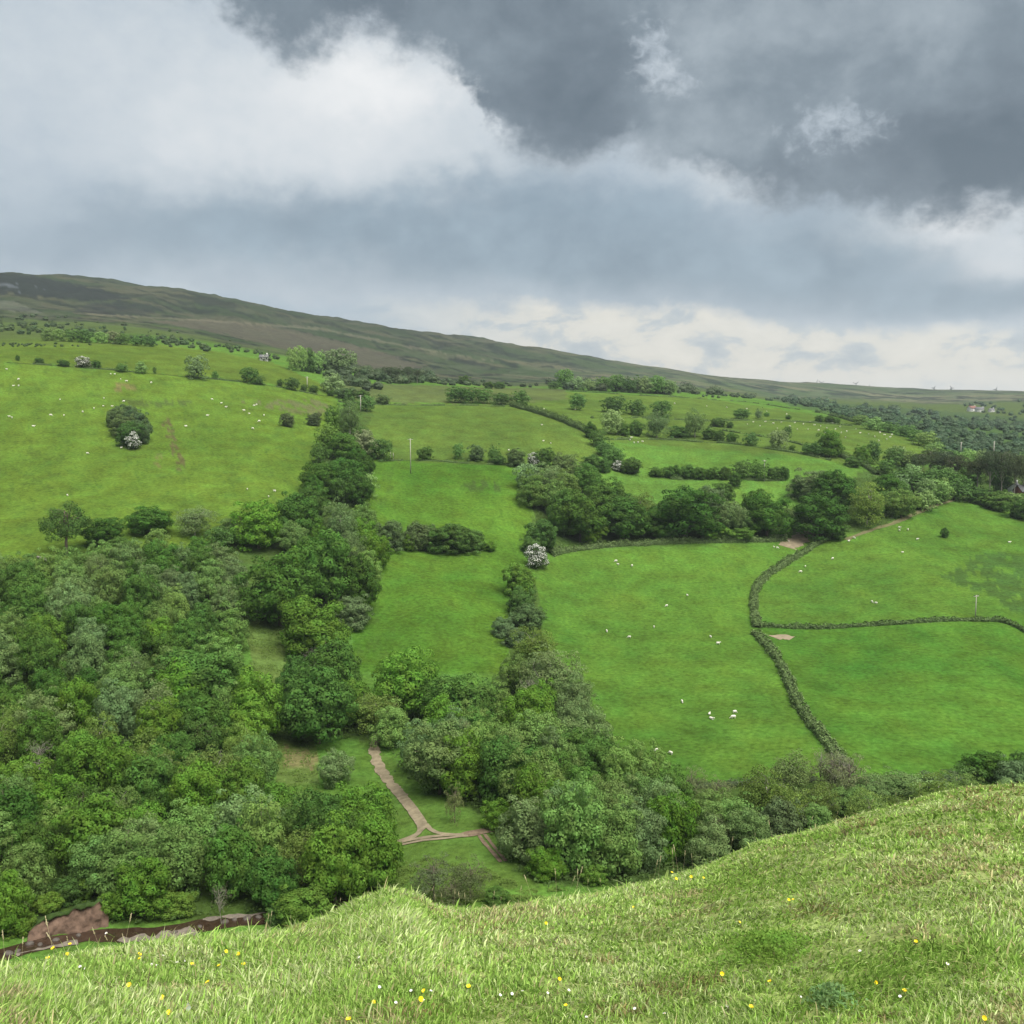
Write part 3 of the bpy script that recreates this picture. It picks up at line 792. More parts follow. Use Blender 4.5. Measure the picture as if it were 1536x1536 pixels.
HAND = """
shrub 637 690 26 21;oak2 687 689 16 25;gshrub 714 691 26 25;oak2 741 694 21 29;shrub 748 696 24 15;gshrub 774 699 32 27;haw 800 700 22 22;shrub 815 701 34 30;gshrub 836 702 22 20
grey 850 722 50 44;shrub 886 705 36 24;shrub 904 708 26 22;oak 920 700 36 30;haw 927 707 18 17;shrub 947 710 38 24;shrub 984 714 26 14;shrub 885 657 22 25;oak2 896 670 26 26;oak2 907 684 30 27
ash 917 652 36 38;shrub 934 653 24 21;shrub 955 654 26 24;ash 985 657 42 42;oak 683 604 32 25;oak 702 605 30 24;oak 724 605 30 23;oak 752 607 30 18;oak 781 608 32 23;oak2 866 615 28 25
oak 920 620 38 26;oak 954 623 32 24;oak 992 626 32 25;shrub 697 577 20 14;shrub 733 583 18 11;shrub 750 583 18 11;pine 583 574 22 24;pine 598 575 20 26;pine 612 575 22 25;pine 626 576 20 22
pine 484 545 11 14;pine 494 546 12 15;grey 510 562 55 38;ash 500 590 40 30;gshrub 519 598 36 17;gshrub 573 606 26 15;shrub 545 598 26 14
ash 525 654 42 54;oak 499 633 26 27;oak2 550 617 28 24;bright 492 676 40 40;oak2 517 690 58 42;sparse 547 684 46 40;oak 571 690 38 32
oak 478 745 62 52;oak 515 742 66 56;oak 540 760 50 50;oak2 470 770 50 42;oak 443 813 80 76;bright 388 822 84 72;fine 345 815 50 45;oak 330 830 46 40
ash 512 832 62 86;fine 545 815 48 62;ash 526 860 52 66;oak 420 938 116 112;oak2 490 905 96 112;oak 540 915 64 86;fine 548 880 54 60;bright 455 862 58 50;gshrub 530 940 60 48
gappy 101 832 88 82;oak 156 818 64 42;oak 225 802 74 44;ash 292 805 60 46;shrub 180 835 50 30
bright 470 985 108 92;oak2 500 1045 90 90;bright 385 1108 92 108;oak2 285 1066 130 92;oak2 478 1115 126 122;bright 530 1085 76 70;oak2 445 1050 60 70
gshrub 586 824 50 45;gshrub 632 825 54 44;bshrub 612 826 24 26;shrub 680 827 66 44;shrub 708 827 46 34;bshrub 733 826 24 15;shrub 655 826 48 38
haw 805 853 36 38;bshrub 777 894 54 52;shrub 780 923 48 44;gshrub 793 945 62 42;gshrub 754 954 34 30;gshrub 770 968 40 30
olive 803 1000 78 60;ash 826 1056 104 92;bare 797 1090 62 78;ash 862 1085 66 82;fine 775 1040 50 60
bright 608 1078 108 108;oak2 697 1092 98 84;olive 566 1100 76 66;oak2 655 1085 60 70;fine 740 1085 60 64
grey 640 1158 76 84;fine 590 1118 74 66;grey 660 1192 104 112;sparse 682 1234 34 62;fine 715 1175 98 100;oak2 765 1212 112 108;oak2 870 1180 90 92;fine 810 1150 90 90;bright 745 1242 52 44;oak2 820 1210 84 90;bright 890 1165 60 60
grey 795 1290 106 104;fine 863 1308 108 146;fine 925 1312 96 122;bright 820 1318 60 50;grey 955 1305 92 110;bshrub 893 1326 40 30;oak2 870 1235 90 90;grey 930 1250 90 84
gappy 124 1266 84 96;bare 332 1386 34 64;sparse 236 1210 60 80;bare 60 1180 50 74;sparse 700 1160 60 84;bare 470 1030 40 60;gappy 300 1150 80 84;scrub 650 1352 76 72;scrub 705 1350 70 66;shrub 745 1356 44 26;scrub 680 1362 60 50;grey 505 1180 56 58;bright 540 1278 106 104;bshrub 455 1384 84 58
bright 1008 1292 78 108;scrub 1074 1286 54 74;olive 1144 1240 92 92;fine 1110 1262 84 72;ash 1186 1200 76 80;bare 1231 1192 56 72;bare 1264 1205 66 78;bare 1248 1180 46 56;sparse 1270 1206 74 78;scrub 1244 1196 60 70;ash 1300 1206 60 52;bright 14 1402 70 105;bshrub 168 1376 50 42;bright 218 1372 92 92;bshrub 262 1374 60 40;fine 150 1340 90 96;fine 40 1352 84 100;bshrub 70 1366 50 30;bshrub 30 1400 50 34;shrub 100 1352 60 40;bshrub 128 1346 40 34;shrub 420 1384 50 34;sparse 1037 1212 60 66;sparse 1075 1215 50 52
olive 1180 1245 80 66;fine 1281 1232 80 52;grey 1347 1200 92 46;grey 1300 1215 70 46;gshrub 1417 1192 84 34;oak 1480 1176 84 52;shrub 1534 1166 40 42;oak 1452 1182 50 36;fine 1225 1255 70 56;fine 1000 1245 70 66;grey 1385 1205 70 40
oak 1028 806 108 76;shrub 1084 750 38 27;gshrub 1066 768 50 40;grey 1094 803 56 56;oak 1133 775 46 42;oak 1150 804 76 66;shrub 1112 800 40 36;gshrub 1180 790 30 30
grey 1216 752 66 50;oak 1251 766 80 62;oak 1227 805 94 64;shrub 1255 808 38 24;olive 1300 788 66 66;fine 1352 777 54 44;oak 1366 738 84 40;fine 1398 754 56 36;oak2 1436 750 50 38;oak 1330 755 60 44;oak2 1408 742 50 40;fine 1385 765 40 30
pine 1378 722 40 42;pine 1396 718 42 46;pine 1414 722 42 46;pine 1432 728 42 46;pine 1465 742 44 62;pine 1484 746 44 70;pine 1502 748 46 72;pine 1520 750 46 70;pine 1536 752 44 70;shrub 1495 764 56 26;shrub 1470 754 40 24;shrub 1530 778 46 30;fine 1512 762 44 24;oak2 1538 766 40 26;shrub 1502 756 30 22
shrub 1012 717 24 20;shrub 1032 717 24 21;shrub 1052 718 24 18;shrub 1070 718 22 18;shrub 1090 719 24 20;oak2 1112 718 30 28;oak 1138 719 34 32;shrub 1160 719 26 20;shrub 1174 719 22 20;shrub 1102 730 24 22;shrub 1003 716 22 18
bright 1245 686 40 42;oak 1213 682 24 20;oak 1224 684 24 22;oak2 1309 697 24 36;bshrub 1293 697 26 30;shrub 1188 676 10 9;ash 1167 673 30 28;oak2 1126 668 24 20;oak2 1181 657 13 18;ash 1042 656 40 44;shrub 1017 656 34 18;shrub 1062 659 22 18;shrub 1078 661 20 17;shrub 1098 663 20 15
oak 1112 629 28 16;ash 1138 629 13 18;shrub 1078 640 28 14;shrub 1094 642 12 10;shrub 1229 633 16 11;shrub 1244 634 16 11;shrub 1255 635 14 9;oak2 1150 625 10 7;shrub 1182 629 10 7
fine 1310 645 32 20;oak2 1335 649 30 18;oak2 1359 655 32 18;fine 1387 669 36 22;oak2 1372 662 26 18;fine 1290 637 26 15;oak 1340 700 34 30;fine 1360 702 34 26;shrub 1280 700 26 16;oak2 1328 712 30 24;grey 1345 690 30 22;oak2 1420 700 40 26;oak2 1445 706 40 28;fine 1400 690 36 26
gshrub 176 640 34 30;gshrub 190 630 34 24;gshrub 205 648 44 34;gshrub 186 655 40 34;gshrub 212 664 36 34;shrub 196 668 44 36;haw 200 674 26 27;brown 432 640 24 20;brown 470 638 22 18;brown 474 630 18 12;brown 429 628 16 9
shrub 27 541 7 9;shrub 59 545 14 9;shrub 95 549 20 10;haw 125 551 24 17;shrub 144 552 16 12;oak2 183 558 19 15;fine 212 560 21 18;oak2 232 560 6 10;ash 294 569 33 37;oak2 323 568 12 12;oak 374 575 28 24;oak 388 577 18 14;shrub 420 579 11 11;oak 438 585 25 19;shrub 470 588 16 11;shrub 496 594 12 9;shrub 456 586 12 10
fine 73 511 24 19;fine 90 512 22 18;oak2 110 513 24 20;oak2 128 514 24 19;fine 152 515 22 17;scrub 170 515 24 18;oak2 185 517 22 17;oak 207 519 24 17;oak 224 520 22 15;fine 440 556 20 36;fine 452 557 22 38;oak2 464 558 22 36;fine 476 560 22 34;haw 396 541 16 9
shrub 1417 806 14 16;oak 1198 745 30 30
grey 866 585 28 20;oak2 847 584 28 30;grey 885 586 26 20;oak 905 587 26 22;oak2 925 588 28 26;oak 945 589 28 26;grey 965 590 28 26;oak2 985 591 30 28;grey 1003 592 26 22;oak 830 584 20 12
"""
for rec in HAND.replace('\n', ';').split(';'):
    q = rec.split()
    if len(q) == 5: T(q[0], *[float(v) for v in q[1:]])
# bigger dark trees in the middle clump
for q in [('fine', 800, 760, 56, 56), ('grey', 825, 745, 60, 52), ('fine', 850, 770, 62, 66), ('oak2', 870, 812, 84, 78), ('oak2', 845, 800, 60, 66), ('shrub', 812, 822, 54, 44), ('bshrub', 890, 816, 40, 34),
          ('oak', 935, 808, 92, 66), ('oak2', 905, 775, 66, 60), ('olive', 960, 790, 56, 56), ('oak', 985, 806, 60, 44), ('oak2', 880, 740, 50, 46), ('fine', 835, 775, 50, 56), ('grey', 790, 735, 40, 40), ('shrub', 795, 830, 34, 26),
          ('bshrub', 1075, 808, 60, 22), ('bshrub', 1110, 808, 50, 18), ('shrub', 1000, 810, 40, 20)]:
    T(*q)


def fill(poly, dmin, kinds, hr, wr, seed, cap=999):
    r = np.random.default_rng(seed); poly = np.array(poly, float)
    lo = poly.min(0); hi_ = poly.max(0); pts = []; tries = 0
    exist = np.array([[t[0].location.x, t[0].location.y] for t in TREES])
    while tries < 5000 and len(pts) < cap:
        tries += 1
        p = r.uniform(lo, hi_)
        if not inpoly(np.array(p[0]), np.array(p[1]), poly): continue
        P, R = ground(*p)
        if len(pts) and (np.hypot(*(np.array(pts)[:, :2] - P[:2]).T) < dmin * r.uniform(.8, 1.2)).any(): continue
        if (np.hypot(*(exist - P[:2]).T) < dmin * .6).any(): continue
        pts.append(P)
        kk = kinds(p, r) if callable(kinds) else r.choice(kinds)
        h = r.uniform(*hr); plant(kk, P, h * r.uniform(*wr), h)
    return len(pts)


def woodkind(p, r):
    f = fbm(np.array(p[0] / 70.), np.array(p[1] / 55.), 5, 2) + r.normal(0, .12)
    if p[1] < 960: return r.choice(['grey', 'fine', 'fine', 'grey', 'ash', 'fine']) if f > .35 else r.choice(['oak2', 'fine', 'grey'])
    if p[1] < 1120: return r.choice(['fine', 'oak2', 'grey', 'bright', 'ash']) if f > .45 else r.choice(['oak2', 'fine', 'oak'])
    return r.choice(['bright', 'fine', 'olive', 'oak2']) if f > .5 else r.choice(['oak2', 'fine', 'bright', 'grey', 'oak'])


N1 = fill([(-70, 885), (60, 868), (110, 860), (330, 850), (358, 900), (348, 960), (340, 1030), (368, 1090), (396, 1190), (440, 1255), (540, 1268), (570, 1295),
           (585, 1345), (480, 1372), (300, 1368), (180, 1366), (165, 1335), (40, 1348), (20, 1385), (-70, 1400)], 7.2, woodkind, (8, 12.5), (.75, 1.0), 11)
N2 = fill([(640, 1150), (670, 1105), (860, 1095), (895, 1180), (1040, 1225), (1045, 1290), (900, 1322), (800, 1305), (765, 1255), (745, 1215), (680, 1190)], 7.4, ['fine', 'grey', 'oak2', 'bright', 'fine'], (9, 12.5), (.72, .95), 12, 40)
N3 = fill([(1280, 790), (1320, 745), (1420, 705), (1550, 705), (1550, 750), (1440, 745), (1370, 765), (1300, 793)], 9, ['oak2', 'fine', 'grey', 'oak'], (9, 13), (.75, 1.), 13, 24)
N4 = fill([(450, 690), (530, 600), (560, 690), (560, 800), (570, 890), (520, 940), (440, 930), (430, 840)], 9, ['oak', 'oak2', 'fine', 'bright'], (9, 12), (.8, 1.), 14, 20)
N5 = fill([(1060, 1205), (1300, 1200), (1530, 1185), (1540, 1230), (1300, 1260), (1060, 1310)], 7.5, ['fine', 'grey', 'olive', 'gshrub'], (5.5, 8), (.85, 1.2), 15, 26)

small = sorted([t for t in TREES if t[4] == 'broadleaf_tree'], key=lambda t: -t[0].scale[2] * ppm(np.array(t[0].location)))[296:]
SMALLT = []
for t in small:
    o = t[0]; c = [q for q in o.children if q.name.startswith('crown')][0]
    SMALLT.append((np.array(o.location), o.scale[0], o.scale[2], np.array(c.color[:3])))
    for q in list(o.children): bpy.data.objects.remove(q)
    TREES.remove(t); bpy.data.objects.remove(o)
print('TREES', len(TREES), len(SMALLT), N1, N2, N3, N4, N5)

# ------------------------------------------------------------------ far woods and scrub: too many to count, one object per wood


def small_crown(seed):
    """low lumpy crown for woods a kilometre and more away: rounded lumps with a fringe of leaf faces"""
    r = np.random.default_rng(seed); mb = MB()
    for q in range(11):
        d = unit(r.normal(size=3)); d[2] = abs(d[2]) * .9 - .15
        c = d * np.array([.30, .30, .34]) * r.uniform(.5, 1.1) + np.array([0, 0, .46]); q_ = r.uniform(.14, .24)
        b0 = MB(); b0.ball((0, 0, 0), (q_, q_, q_ * .85), 9, 6); v = np.vstack(b0.V)
        v = v * (1 + .55 * (fbm(v[:, 0] * 9 + q, v[:, 1] * 9 + v[:, 2] * 7, seed, 2) - .5))[:, None] + c
        T_ = np.vstack(b0.T); mb.add(v, np.vstack(b0.Q)); mb.add(v, np.stack([T_[:, 0], T_[:, 1], T_[:, 2], T_[:, 2]], -1)) if False else None
    mb.ball((0, 0, .28), (.30, .30, .30), 9, 6)
    P, N, S, L, r2 = crown_geo(seed, cz=.5, rad=(.44, .44, .46), nl=22, lr=(.12, .22), per=10, leaf=.040, inner=0, low=-.9, rough=.2, jit=.3)
    V, F = leaf_geo(P, N, S, r2); mb.add(V, F)
    return np.vstack(mb.V), np.vstack(mb.Q)


SMALL = [small_crown(1000 + q) for q in range(6)]


def far_wood(name, label, polys, tint, seed, hm):
    r = np.random.default_rng(seed); mb = MB(); cols = []
    for poly, n, hr in polys:
        poly = np.array(poly, float); lo, hi_ = poly.min(0), poly.max(0); k = 0; tr = 0
        while k < n and tr < n * 60:
            tr += 1
            p = r.uniform(lo, hi_)
            if not inpoly(np.array(p[0]), np.array(p[1]), poly): continue
            P, R = ground(*p)
            if fbm(np.array(P[0] / 95.), np.array(P[1] / 95.), seed, 2) < .42 and r.uniform() < .85: continue
            k += 1
            V, F = SMALL[r.integers(6)]
            h = r.uniform(*hr) / ppm(P); w = h * r.uniform(.85, 1.4); an = r.uniform(0, 6.28)
            ca_, sa_ = math.cos(an), math.sin(an)
            X = (V[:, 0] * ca_ - V[:, 1] * sa_) * w + P[0]; Y = (V[:, 0] * sa_ + V[:, 1] * ca_) * w + P[1]
            mb.add(np.stack([X, Y, V[:, 2] * h + P[2] - .2 * h], -1), F)
            c = np.array(tint) * r.uniform(.75, 1.2) * np.array([r.uniform(.9, 1.12), 1, r.uniform(.9, 1.1)])
            cols.append(np.tile(np.r_[c, 1.], (len(V), 1)))
    me = mb.mesh(name, M_FAR)
    a_ = me.color_attributes.new('crowncol', 'FLOAT_COLOR', 'POINT'); a_.data.foreach_set('color', np.vstack(cols).astype(np.float32).ravel())
    o = obj(name, me); tag(o, label, 'woodland', kind='stuff')
    return o


m, nt = new_mat('far_foliage')
c = nt.node('ShaderNodeAttribute', attribute_name='crowncol').outputs['Color']
rp = nt.node('ShaderNodeNewGeometry').outputs['Random Per Island']
c = nt.mix(1., c, nt.maprange(rp, 0, 1, .85, 1.15), 'MULTIPLY')
b_ = bsdf(nt, c, .6, .2); tl = nt.node('ShaderNodeBsdfTranslucent'); nt.l.new(c, tl.inputs['Color'])
mx = nt.node('ShaderNodeMixShader'); mx.inputs[0].default_value = .2; nt.l.new(b_, mx.inputs[1]); nt.l.new(tl.outputs[0], mx.inputs[2])
finish(nt, mx.outputs[0]); M_FAR = m
far_wood('distant_wood', 'dark far woods filling the valley beyond the sheep fields on the right',
         [([(1150, 600), (1230, 603), (1330, 615), (1450, 628), (1600, 645), (1600, 700), (1450, 695), (1395, 662), (1300, 634), (1210, 612)], 780, (7, 14)),
          ([(1440, 606), (1600, 600), (1600, 640), (1480, 628)], 45, (5, 9)), ([(1100, 596), (1200, 599), (1280, 610), (1200, 606)], 45, (3, 6))], (.064, .116, .056), 51, 10)
far_wood('distant_wood', 'line of far woods at the foot of the moor in the middle distance',
         [([(820, 576), (1000, 582), (1100, 594), (1045, 594), (850, 585)], 70, (10, 20)), ([(1040, 590), (1130, 596), (1130, 600), (1050, 596)], 30, (5, 9)),
          ([(560, 565), (640, 566), (660, 575), (570, 576)], 46, (11, 22)), ([(480, 548), (560, 556), (570, 588), (510, 586)], 46, (11, 20)),
          ([(640, 568), (820, 578), (820, 583), (660, 578)], 46, (5, 10)), ([(430, 540), (500, 545), (490, 562), (440, 555)], 24, (12, 22))], (.066, .104, .044), 52, 10)
far_wood('distant_scrub', 'scattered far bushes on the rough hillside below the moor',
         [([(-60, 468), (60, 470), (200, 490), (330, 508), (430, 532), (420, 545), (300, 520), (140, 510), (-60, 496)], 130, (3, 9)),
          ([(-60, 478), (100, 490), (240, 508), (240, 518), (120, 512), (-60, 492)], 40, (7, 12)), ([(240, 505), (430, 535), (430, 548), (250, 520)], 40, (5, 11)),
          ([(-20, 516), (240, 515), (240, 519), (-20, 521)], 50, (3, 5))], (.062, .105, .036), 53, 8)

def mid_crown(seed):
    P, N, S, L, r = crown_geo(seed, cz=.5, rad=(.43, .43, .48), nl=54, lr=(.07, .15), per=52, leaf=.030, inner=160, low=-.9, rough=.28, jit=.3)
    P[:, 2] /= np.percentile(P[:, 2], 99.6)
    return leaf_geo(P, N, S, r)


MID = [mid_crown(1100 + q) for q in range(5)]
mb = MB(); cols = []; r = np.random.default_rng(54)
for P, w, h, tint in SMALLT:
    for q in range(1):
        V, F = MID[r.integers(5)]
        mb.add(V * np.array([w, w, h]) + P, F); cols.append(np.tile(np.r_[tint * r.uniform(.85, 1.15), 1.], (len(V), 1)))
me = mb.mesh('small_trees', M_FAR); a_ = me.color_attributes.new('crowncol', 'FLOAT_COLOR', 'POINT'); a_.data.foreach_set('color', np.vstack(cols).astype(np.float32).ravel())
o = obj('small_trees', me); tag(o, 'smallest far trees along the hedges and field edges below the moor', 'trees', kind='stuff')

# ------------------------------------------------------------------ bramble and bracken floor of the woods


def undergrowth(polys, n, tint, label, seed, hh, leaf):
    r = np.random.default_rng(seed); Ps = []
    for poly in polys:
        poly = np.array(poly, float)
        C3 = np.array([ground(*q)[0] for q in poly]); lo, hi_ = C3.min(0), C3.max(0)
        X = r.uniform(lo[0], hi_[0], n); Y = r.uniform(lo[1], hi_[1], n)
        k = inpoly(X + (fbm(X / 4, Y / 4, seed, 3) - .5) * 9, Y + (fbm(X / 4, Y / 4, seed + 4, 3) - .5) * 9, C3[:, :2]); Ps.append(np.column_stack([X[k], Y[k]]))
    XY = np.vstack(Ps); cl = fbm(XY[:, 0] / 2.6, XY[:, 1] / 2.6, seed + 2, 3)
    k = r.uniform(size=len(XY)) < sstep(.30, .55, cl); XY, cl = XY[k], cl[k]
    Z = hxy(XY[:, 0], XY[:, 1]) + hh * sstep(.3, .75, cl) * r.uniform(.5, 1.1, len(XY)) - .05
    N = unit(np.column_stack([(fbm(XY[:, 0], XY[:, 1], 8, 2) - .5) * 2, (fbm(XY[:, 0], XY[:, 1], 9, 2) - .7) * 2, np.ones(len(XY))]) + r.normal(0, .4, (len(XY), 3)))
    V, F = leaf_geo(np.column_stack([XY, Z]), N, leaf * r.uniform(.6, 1.4, len(XY)), r, .7)
    o = obj('undergrowth', mesh_arrays('undergrowth', V, F, M_LEAF)); o.color = (*tint, 1)
    tag(o, label, 'undergrowth', kind='stuff')


undergrowth([[(-60, 880), (100, 855), (330, 850), (365, 930), (350, 1040), (400, 1180), (470, 1230), (585, 1290), (590, 1345), (480, 1376), (190, 1384), (160, 1345), (40, 1350), (10, 1400), (-80, 1415)],
             [(440, 800), (480, 690), (530, 620), (545, 700), (545, 880), (500, 950), (540, 1060), (545, 1110), (490, 1110), (440, 1050), (440, 940)]], 150000, (.075, .125, .032), 'dark bramble undergrowth covering the floor of the left wood', 401, 1.5, .2)
undergrowth([[(590, 1130), (620, 1080), (770, 1010), (770, 860), (800, 860), (820, 980), (890, 1150), (1000, 1200), (1250, 1180), (1540, 1180), (1540, 1240), (1060, 1330), (830, 1340), (770, 1290), (750, 1232), (650, 1195)],
             [(795, 825), (800, 720), (880, 720), (1000, 760), (1180, 770), (1300, 715), (1480, 700), (1590, 740), (1590, 770), (1440, 750), (1290, 800), (1180, 803), (900, 816)]], 130000, (.075, .125, .034), 'dark undergrowth beneath the middle and right woods', 402, 1.5, .22)
undergrowth([[(575, 1300), (640, 1290), (760, 1320), (850, 1335), (800, 1370), (560, 1370)], [(370, 940), (430, 935), (440, 1060), (480, 1130), (480, 1200), (420, 1180), (385, 1060)]],
            40000, (.120, .190, .040), 'rough tussocky grass in the valley clearings', 403, .45, .14)

# ------------------------------------------------------------------ hedges
M_HEDGE = foliage_mat('hedge_foliage', .2, .25, .6, .45)


def hedge(pix, w, h, tint, label, seed, dens=20, leaf=.24, ragged=.39):
    thin = ragged >= .4
    if thin: h *= .75; w *= .8
    P = np.array([ground(*p)[0] for p in pix]); Q = resample(P, .8); n = len(Q)
    r = np.random.default_rng(seed)
    D = np.gradient(Q[:, :2], axis=0); L = np.linalg.norm(D, axis=1); D /= L[:, None] + 1e-9; N2_ = np.stack([-D[:, 1], D[:, 0]], -1)
    hh = h * (1 + ragged * 2.4 * (fbm(np.arange(n) * .22, np.zeros(n), seed, 3) - .5)); ww = w * (1 + ragged * (fbm(np.arange(n) * .2, np.ones(n) * 7, seed + 3, 3) - .5) * 2)
    base = Q
    # solid twiggy core
    sec = np.array([(-.36, -.1), (-.38, .3), (-.32, .58), (-.14, .70), (.14, .70), (.32, .58), (.38, .3), (.36, -.1)])
    gapf = np.where(fbm(np.arange(n) * .09, np.full(n, 3.), seed + 31, 2) < (.46 if thin else .0), .05, 1.)
    hh = hh * gapf; ww = ww * np.where(gapf < .5, .3, 1)
    XY = base[:, None, :2] + N2_[:, None] * (sec[None, :, 0] * ww[:, None] * .9)[..., None]
    Z = hxy(XY[..., 0], XY[..., 1]) + sec[None, :, 1] * hh[:, None] * .92
    Vc = np.concatenate([XY, Z[..., None]], -1).reshape(-1, 3)
    k = len(sec); i = np.arange(n - 1)[:, None] * k; j = np.arange(k - 1)[None]
    Fq = np.stack([i + j, i + k + j, i + k + j + 1, i + j + 1], -1).reshape(-1, 4)
    mb = MB(); mb.add(Vc, Fq)
    # leafy surface
    tot = int((n * .8) * (w + 2 * h) * dens); tot = min(tot, 60000)
    s = r.uniform(0, n - 1.001, tot); i0 = s.astype(int); f = (s - i0)[:, None]
    c = base[i0] * (1 - f) + base[i0 + 1] * f; nn = N2_[i0]; dd = D[i0]
    th = r.uniform(-.12, math.pi + .12, tot)
    ex = np.sign(np.cos(th)) * np.abs(np.cos(th)) ** .6; ez = np.clip(np.sin(th), 0, 1) ** .7
    bl = 1 + .62 * (fbm(s * .75, th * 1.6, seed + 9, 3) - .5) * 2 + r.normal(0, .09, tot)
    off = ex * ww[i0] * .5 * bl
    X = c[:, 0] + nn[:, 0] * off; Y = c[:, 1] + nn[:, 1] * off
    Zs = hxy(X, Y) + ez * hh[i0] * bl
    Nn = np.column_stack([nn * (ex * .9)[:, None], ez]) + r.normal(0, .5, (tot, 3))
    V, F = leaf_geo(np.column_stack([X, Y, Zs]), unit(Nn), leaf * r.uniform(.6, 1.4, tot), r)
    mb.add(V, F)
    o = mb.build('hedge', M_HEDGE); o.color = (*tint, 1)
    tag(o, label, 'hedge', 'hedges dividing the fields')
    return o


HG = (.118, .180, .056); HD = (.088, .145, .040)
hedge([(1246, 806), (1222, 818), (1190, 838), (1160, 858), (1140, 872), (1132, 888), (1130, 905), (1132, 922), (1136, 944)], 2.3, 1.3, HG, 'long clipped hedge curving down from the gateway to the hedge junction', 61)
hedge([(1131, 949), (1150, 968), (1168, 992), (1182, 1020), (1192, 1050), (1210, 1078), (1235, 1108), (1256, 1135), (1276, 1165)], 2.2, 1.4, HG, 'clipped hedge snaking from the hedge junction down towards the valley trees', 62)
hedge([(1136, 940), (1170, 941), (1200, 943), (1226, 943), (1270, 941), (1320, 938), (1380, 934), (1440, 931), (1490, 931), (1515, 935), (1545, 952)], 1.5, 1.1, HD, 'long low dark hedge running right from the hedge junction to the photo edge', 64)
hedge([(820, 832), (860, 824), (920, 819), (1000, 815), (1080, 814), (1140, 812), (1185, 810)], 2.4, 1.8, HG, 'straight hedge below the dark trees along the top of the sheep field', 65)
hedge([(764, 609), (800, 618), (840, 631), (868, 643), (888, 653)], 3.4, 2.6, HD, 'dark clipped hedge slanting down the brow in the middle', 66, 30, .16)
hedge([(1256, 684), (1280, 692), (1300, 702), (1318, 714)], 3.2, 2.4, HD, 'hedge slanting down below the round bright tree at right', 67, 26, .16)
hedge([(560, 692), (600, 690), (660, 692), (740, 697), (800, 702), (850, 706)], 1.4, 1.0, HD, 'low gappy hedge under the row of small trees in the middle', 68, 14, .16, .5)
hedge([(500, 602), (560, 607), (620, 608), (700, 608), (765, 610)], 1.6, 1.2, HD, 'low hedge along the upper edge of the middle field', 69, 10, .2, .4)
hedge([(900, 660), (1000, 658), (1080, 664), (1180, 678), (1258, 694)], 2.0, 1.5, HD, 'hedge under the tree row between the two right middle fields', 70, 12, .18, .4)
hedge([(1000, 718), (1060, 719), (1120, 720), (1182, 721)], 2.2, 1.6, HD, 'hedge under the line of shrubs beside the pole', 71, 12, .18, .4)
hedge([(0, 545), (60, 547), (150, 553), (240, 562), (340, 571), (420, 581), (500, 596)], 1.4, 1.2, (.06, .10, .028), 'thin hedge along the top of the big left hillside field', 72, 8, .2, .5)
hedge([(880, 628), (960, 626), (1060, 632), (1150, 630), (1240, 636), (1290, 640)], 1.6, 1.3, HD, 'thin hedge across the upper right sheep fields', 73, 8, .22, .5)
hedge([(1060, 640), (1110, 650), (1150, 656), (1190, 664), (1215, 672)], 1.6, 1.3, HD, 'thin hedge slanting between the sheep field and lower field', 74, 8, .22, .5)
hedge([(1215, 617), (1240, 621), (1265, 628), (1290, 637)], 2.6, 2.4, HD, 'dark hedge along the brow of the upper right field', 75, 10, .25, .4)
hedge([(1020, 1183), (1080, 1180), (1150, 1178), (1230, 1170)], 2.0, 1.6, (.070, .10, .04), 'rough hedge along the foot of the sheep field beside the valley trees', 76, 26, .12, .4)
hedge([(840, 586), (960, 594), (1040, 598), (1130, 604), (1210, 616)], 1.4, 1.1, HD, 'thin far hedge along the top of upper right field', 77, 6, .25, .5)

# ------------------------------------------------------------------ sheep


def sheep_mesh(kind):
    mb = MB(); r = np.random.default_rng(5 + kind)
    zb = .62 if kind < 2 else .34
    mb.ball((0, 0, zb), (.56, .27, .30), 16, 10)
    mb.ball((-.30, 0, zb + .02), (.30, .26, .28), 12, 8); mb.ball((.28, 0, zb + .03), (.28, .24, .27), 12, 8)
    hz_ = (zb - .38 if kind == 0 else zb + .22); hx = .74 if kind == 0 else .70
    mb.tube([(.42, 0, zb + .08), (.58, 0, (zb + hz_) / 2 + .08), (hx, 0, hz_ + .03)], [.17, .13, .10], 8)
    mb.tube([(hx - .04, 0, hz_ + .06), (hx + .06, 0, hz_ + .02), (hx + .20, 0, hz_ - .06), (hx + .25, 0, hz_ - .09)], [.07, .10, .07, .03], 8)
    for s in (-1, 1):
        mb.tube([(hx, s * .07, hz_ + .08), (hx - .03, s * .15, hz_ + .09), (hx - .05, s * .20, hz_ + .06)], [.03, .035, .01], 5)
    if kind < 2:
        for x in (-.34, .34):
            for s in (-1, 1):
                mb.tube([(x, s * .14, .45), (x + (.02 if x > 0 else -.05), s * .14, .24), (x, s * .14, 0)], [.075, .045, .04], 6)
    else:
        for s in (-1, 1): mb.tube([(.3, s * .2, .1), (.5, s * .2, .07), (.62, s * .2, .05)], [.07, .05, .04], 6)
    mb.tube([(-.52, 0, zb + .08), (-.62, 0, zb - .05), (-.63, 0, zb - .25)], [.06, .05, .03], 6)
    return mb.mesh('sheep', M_WOOL, True)


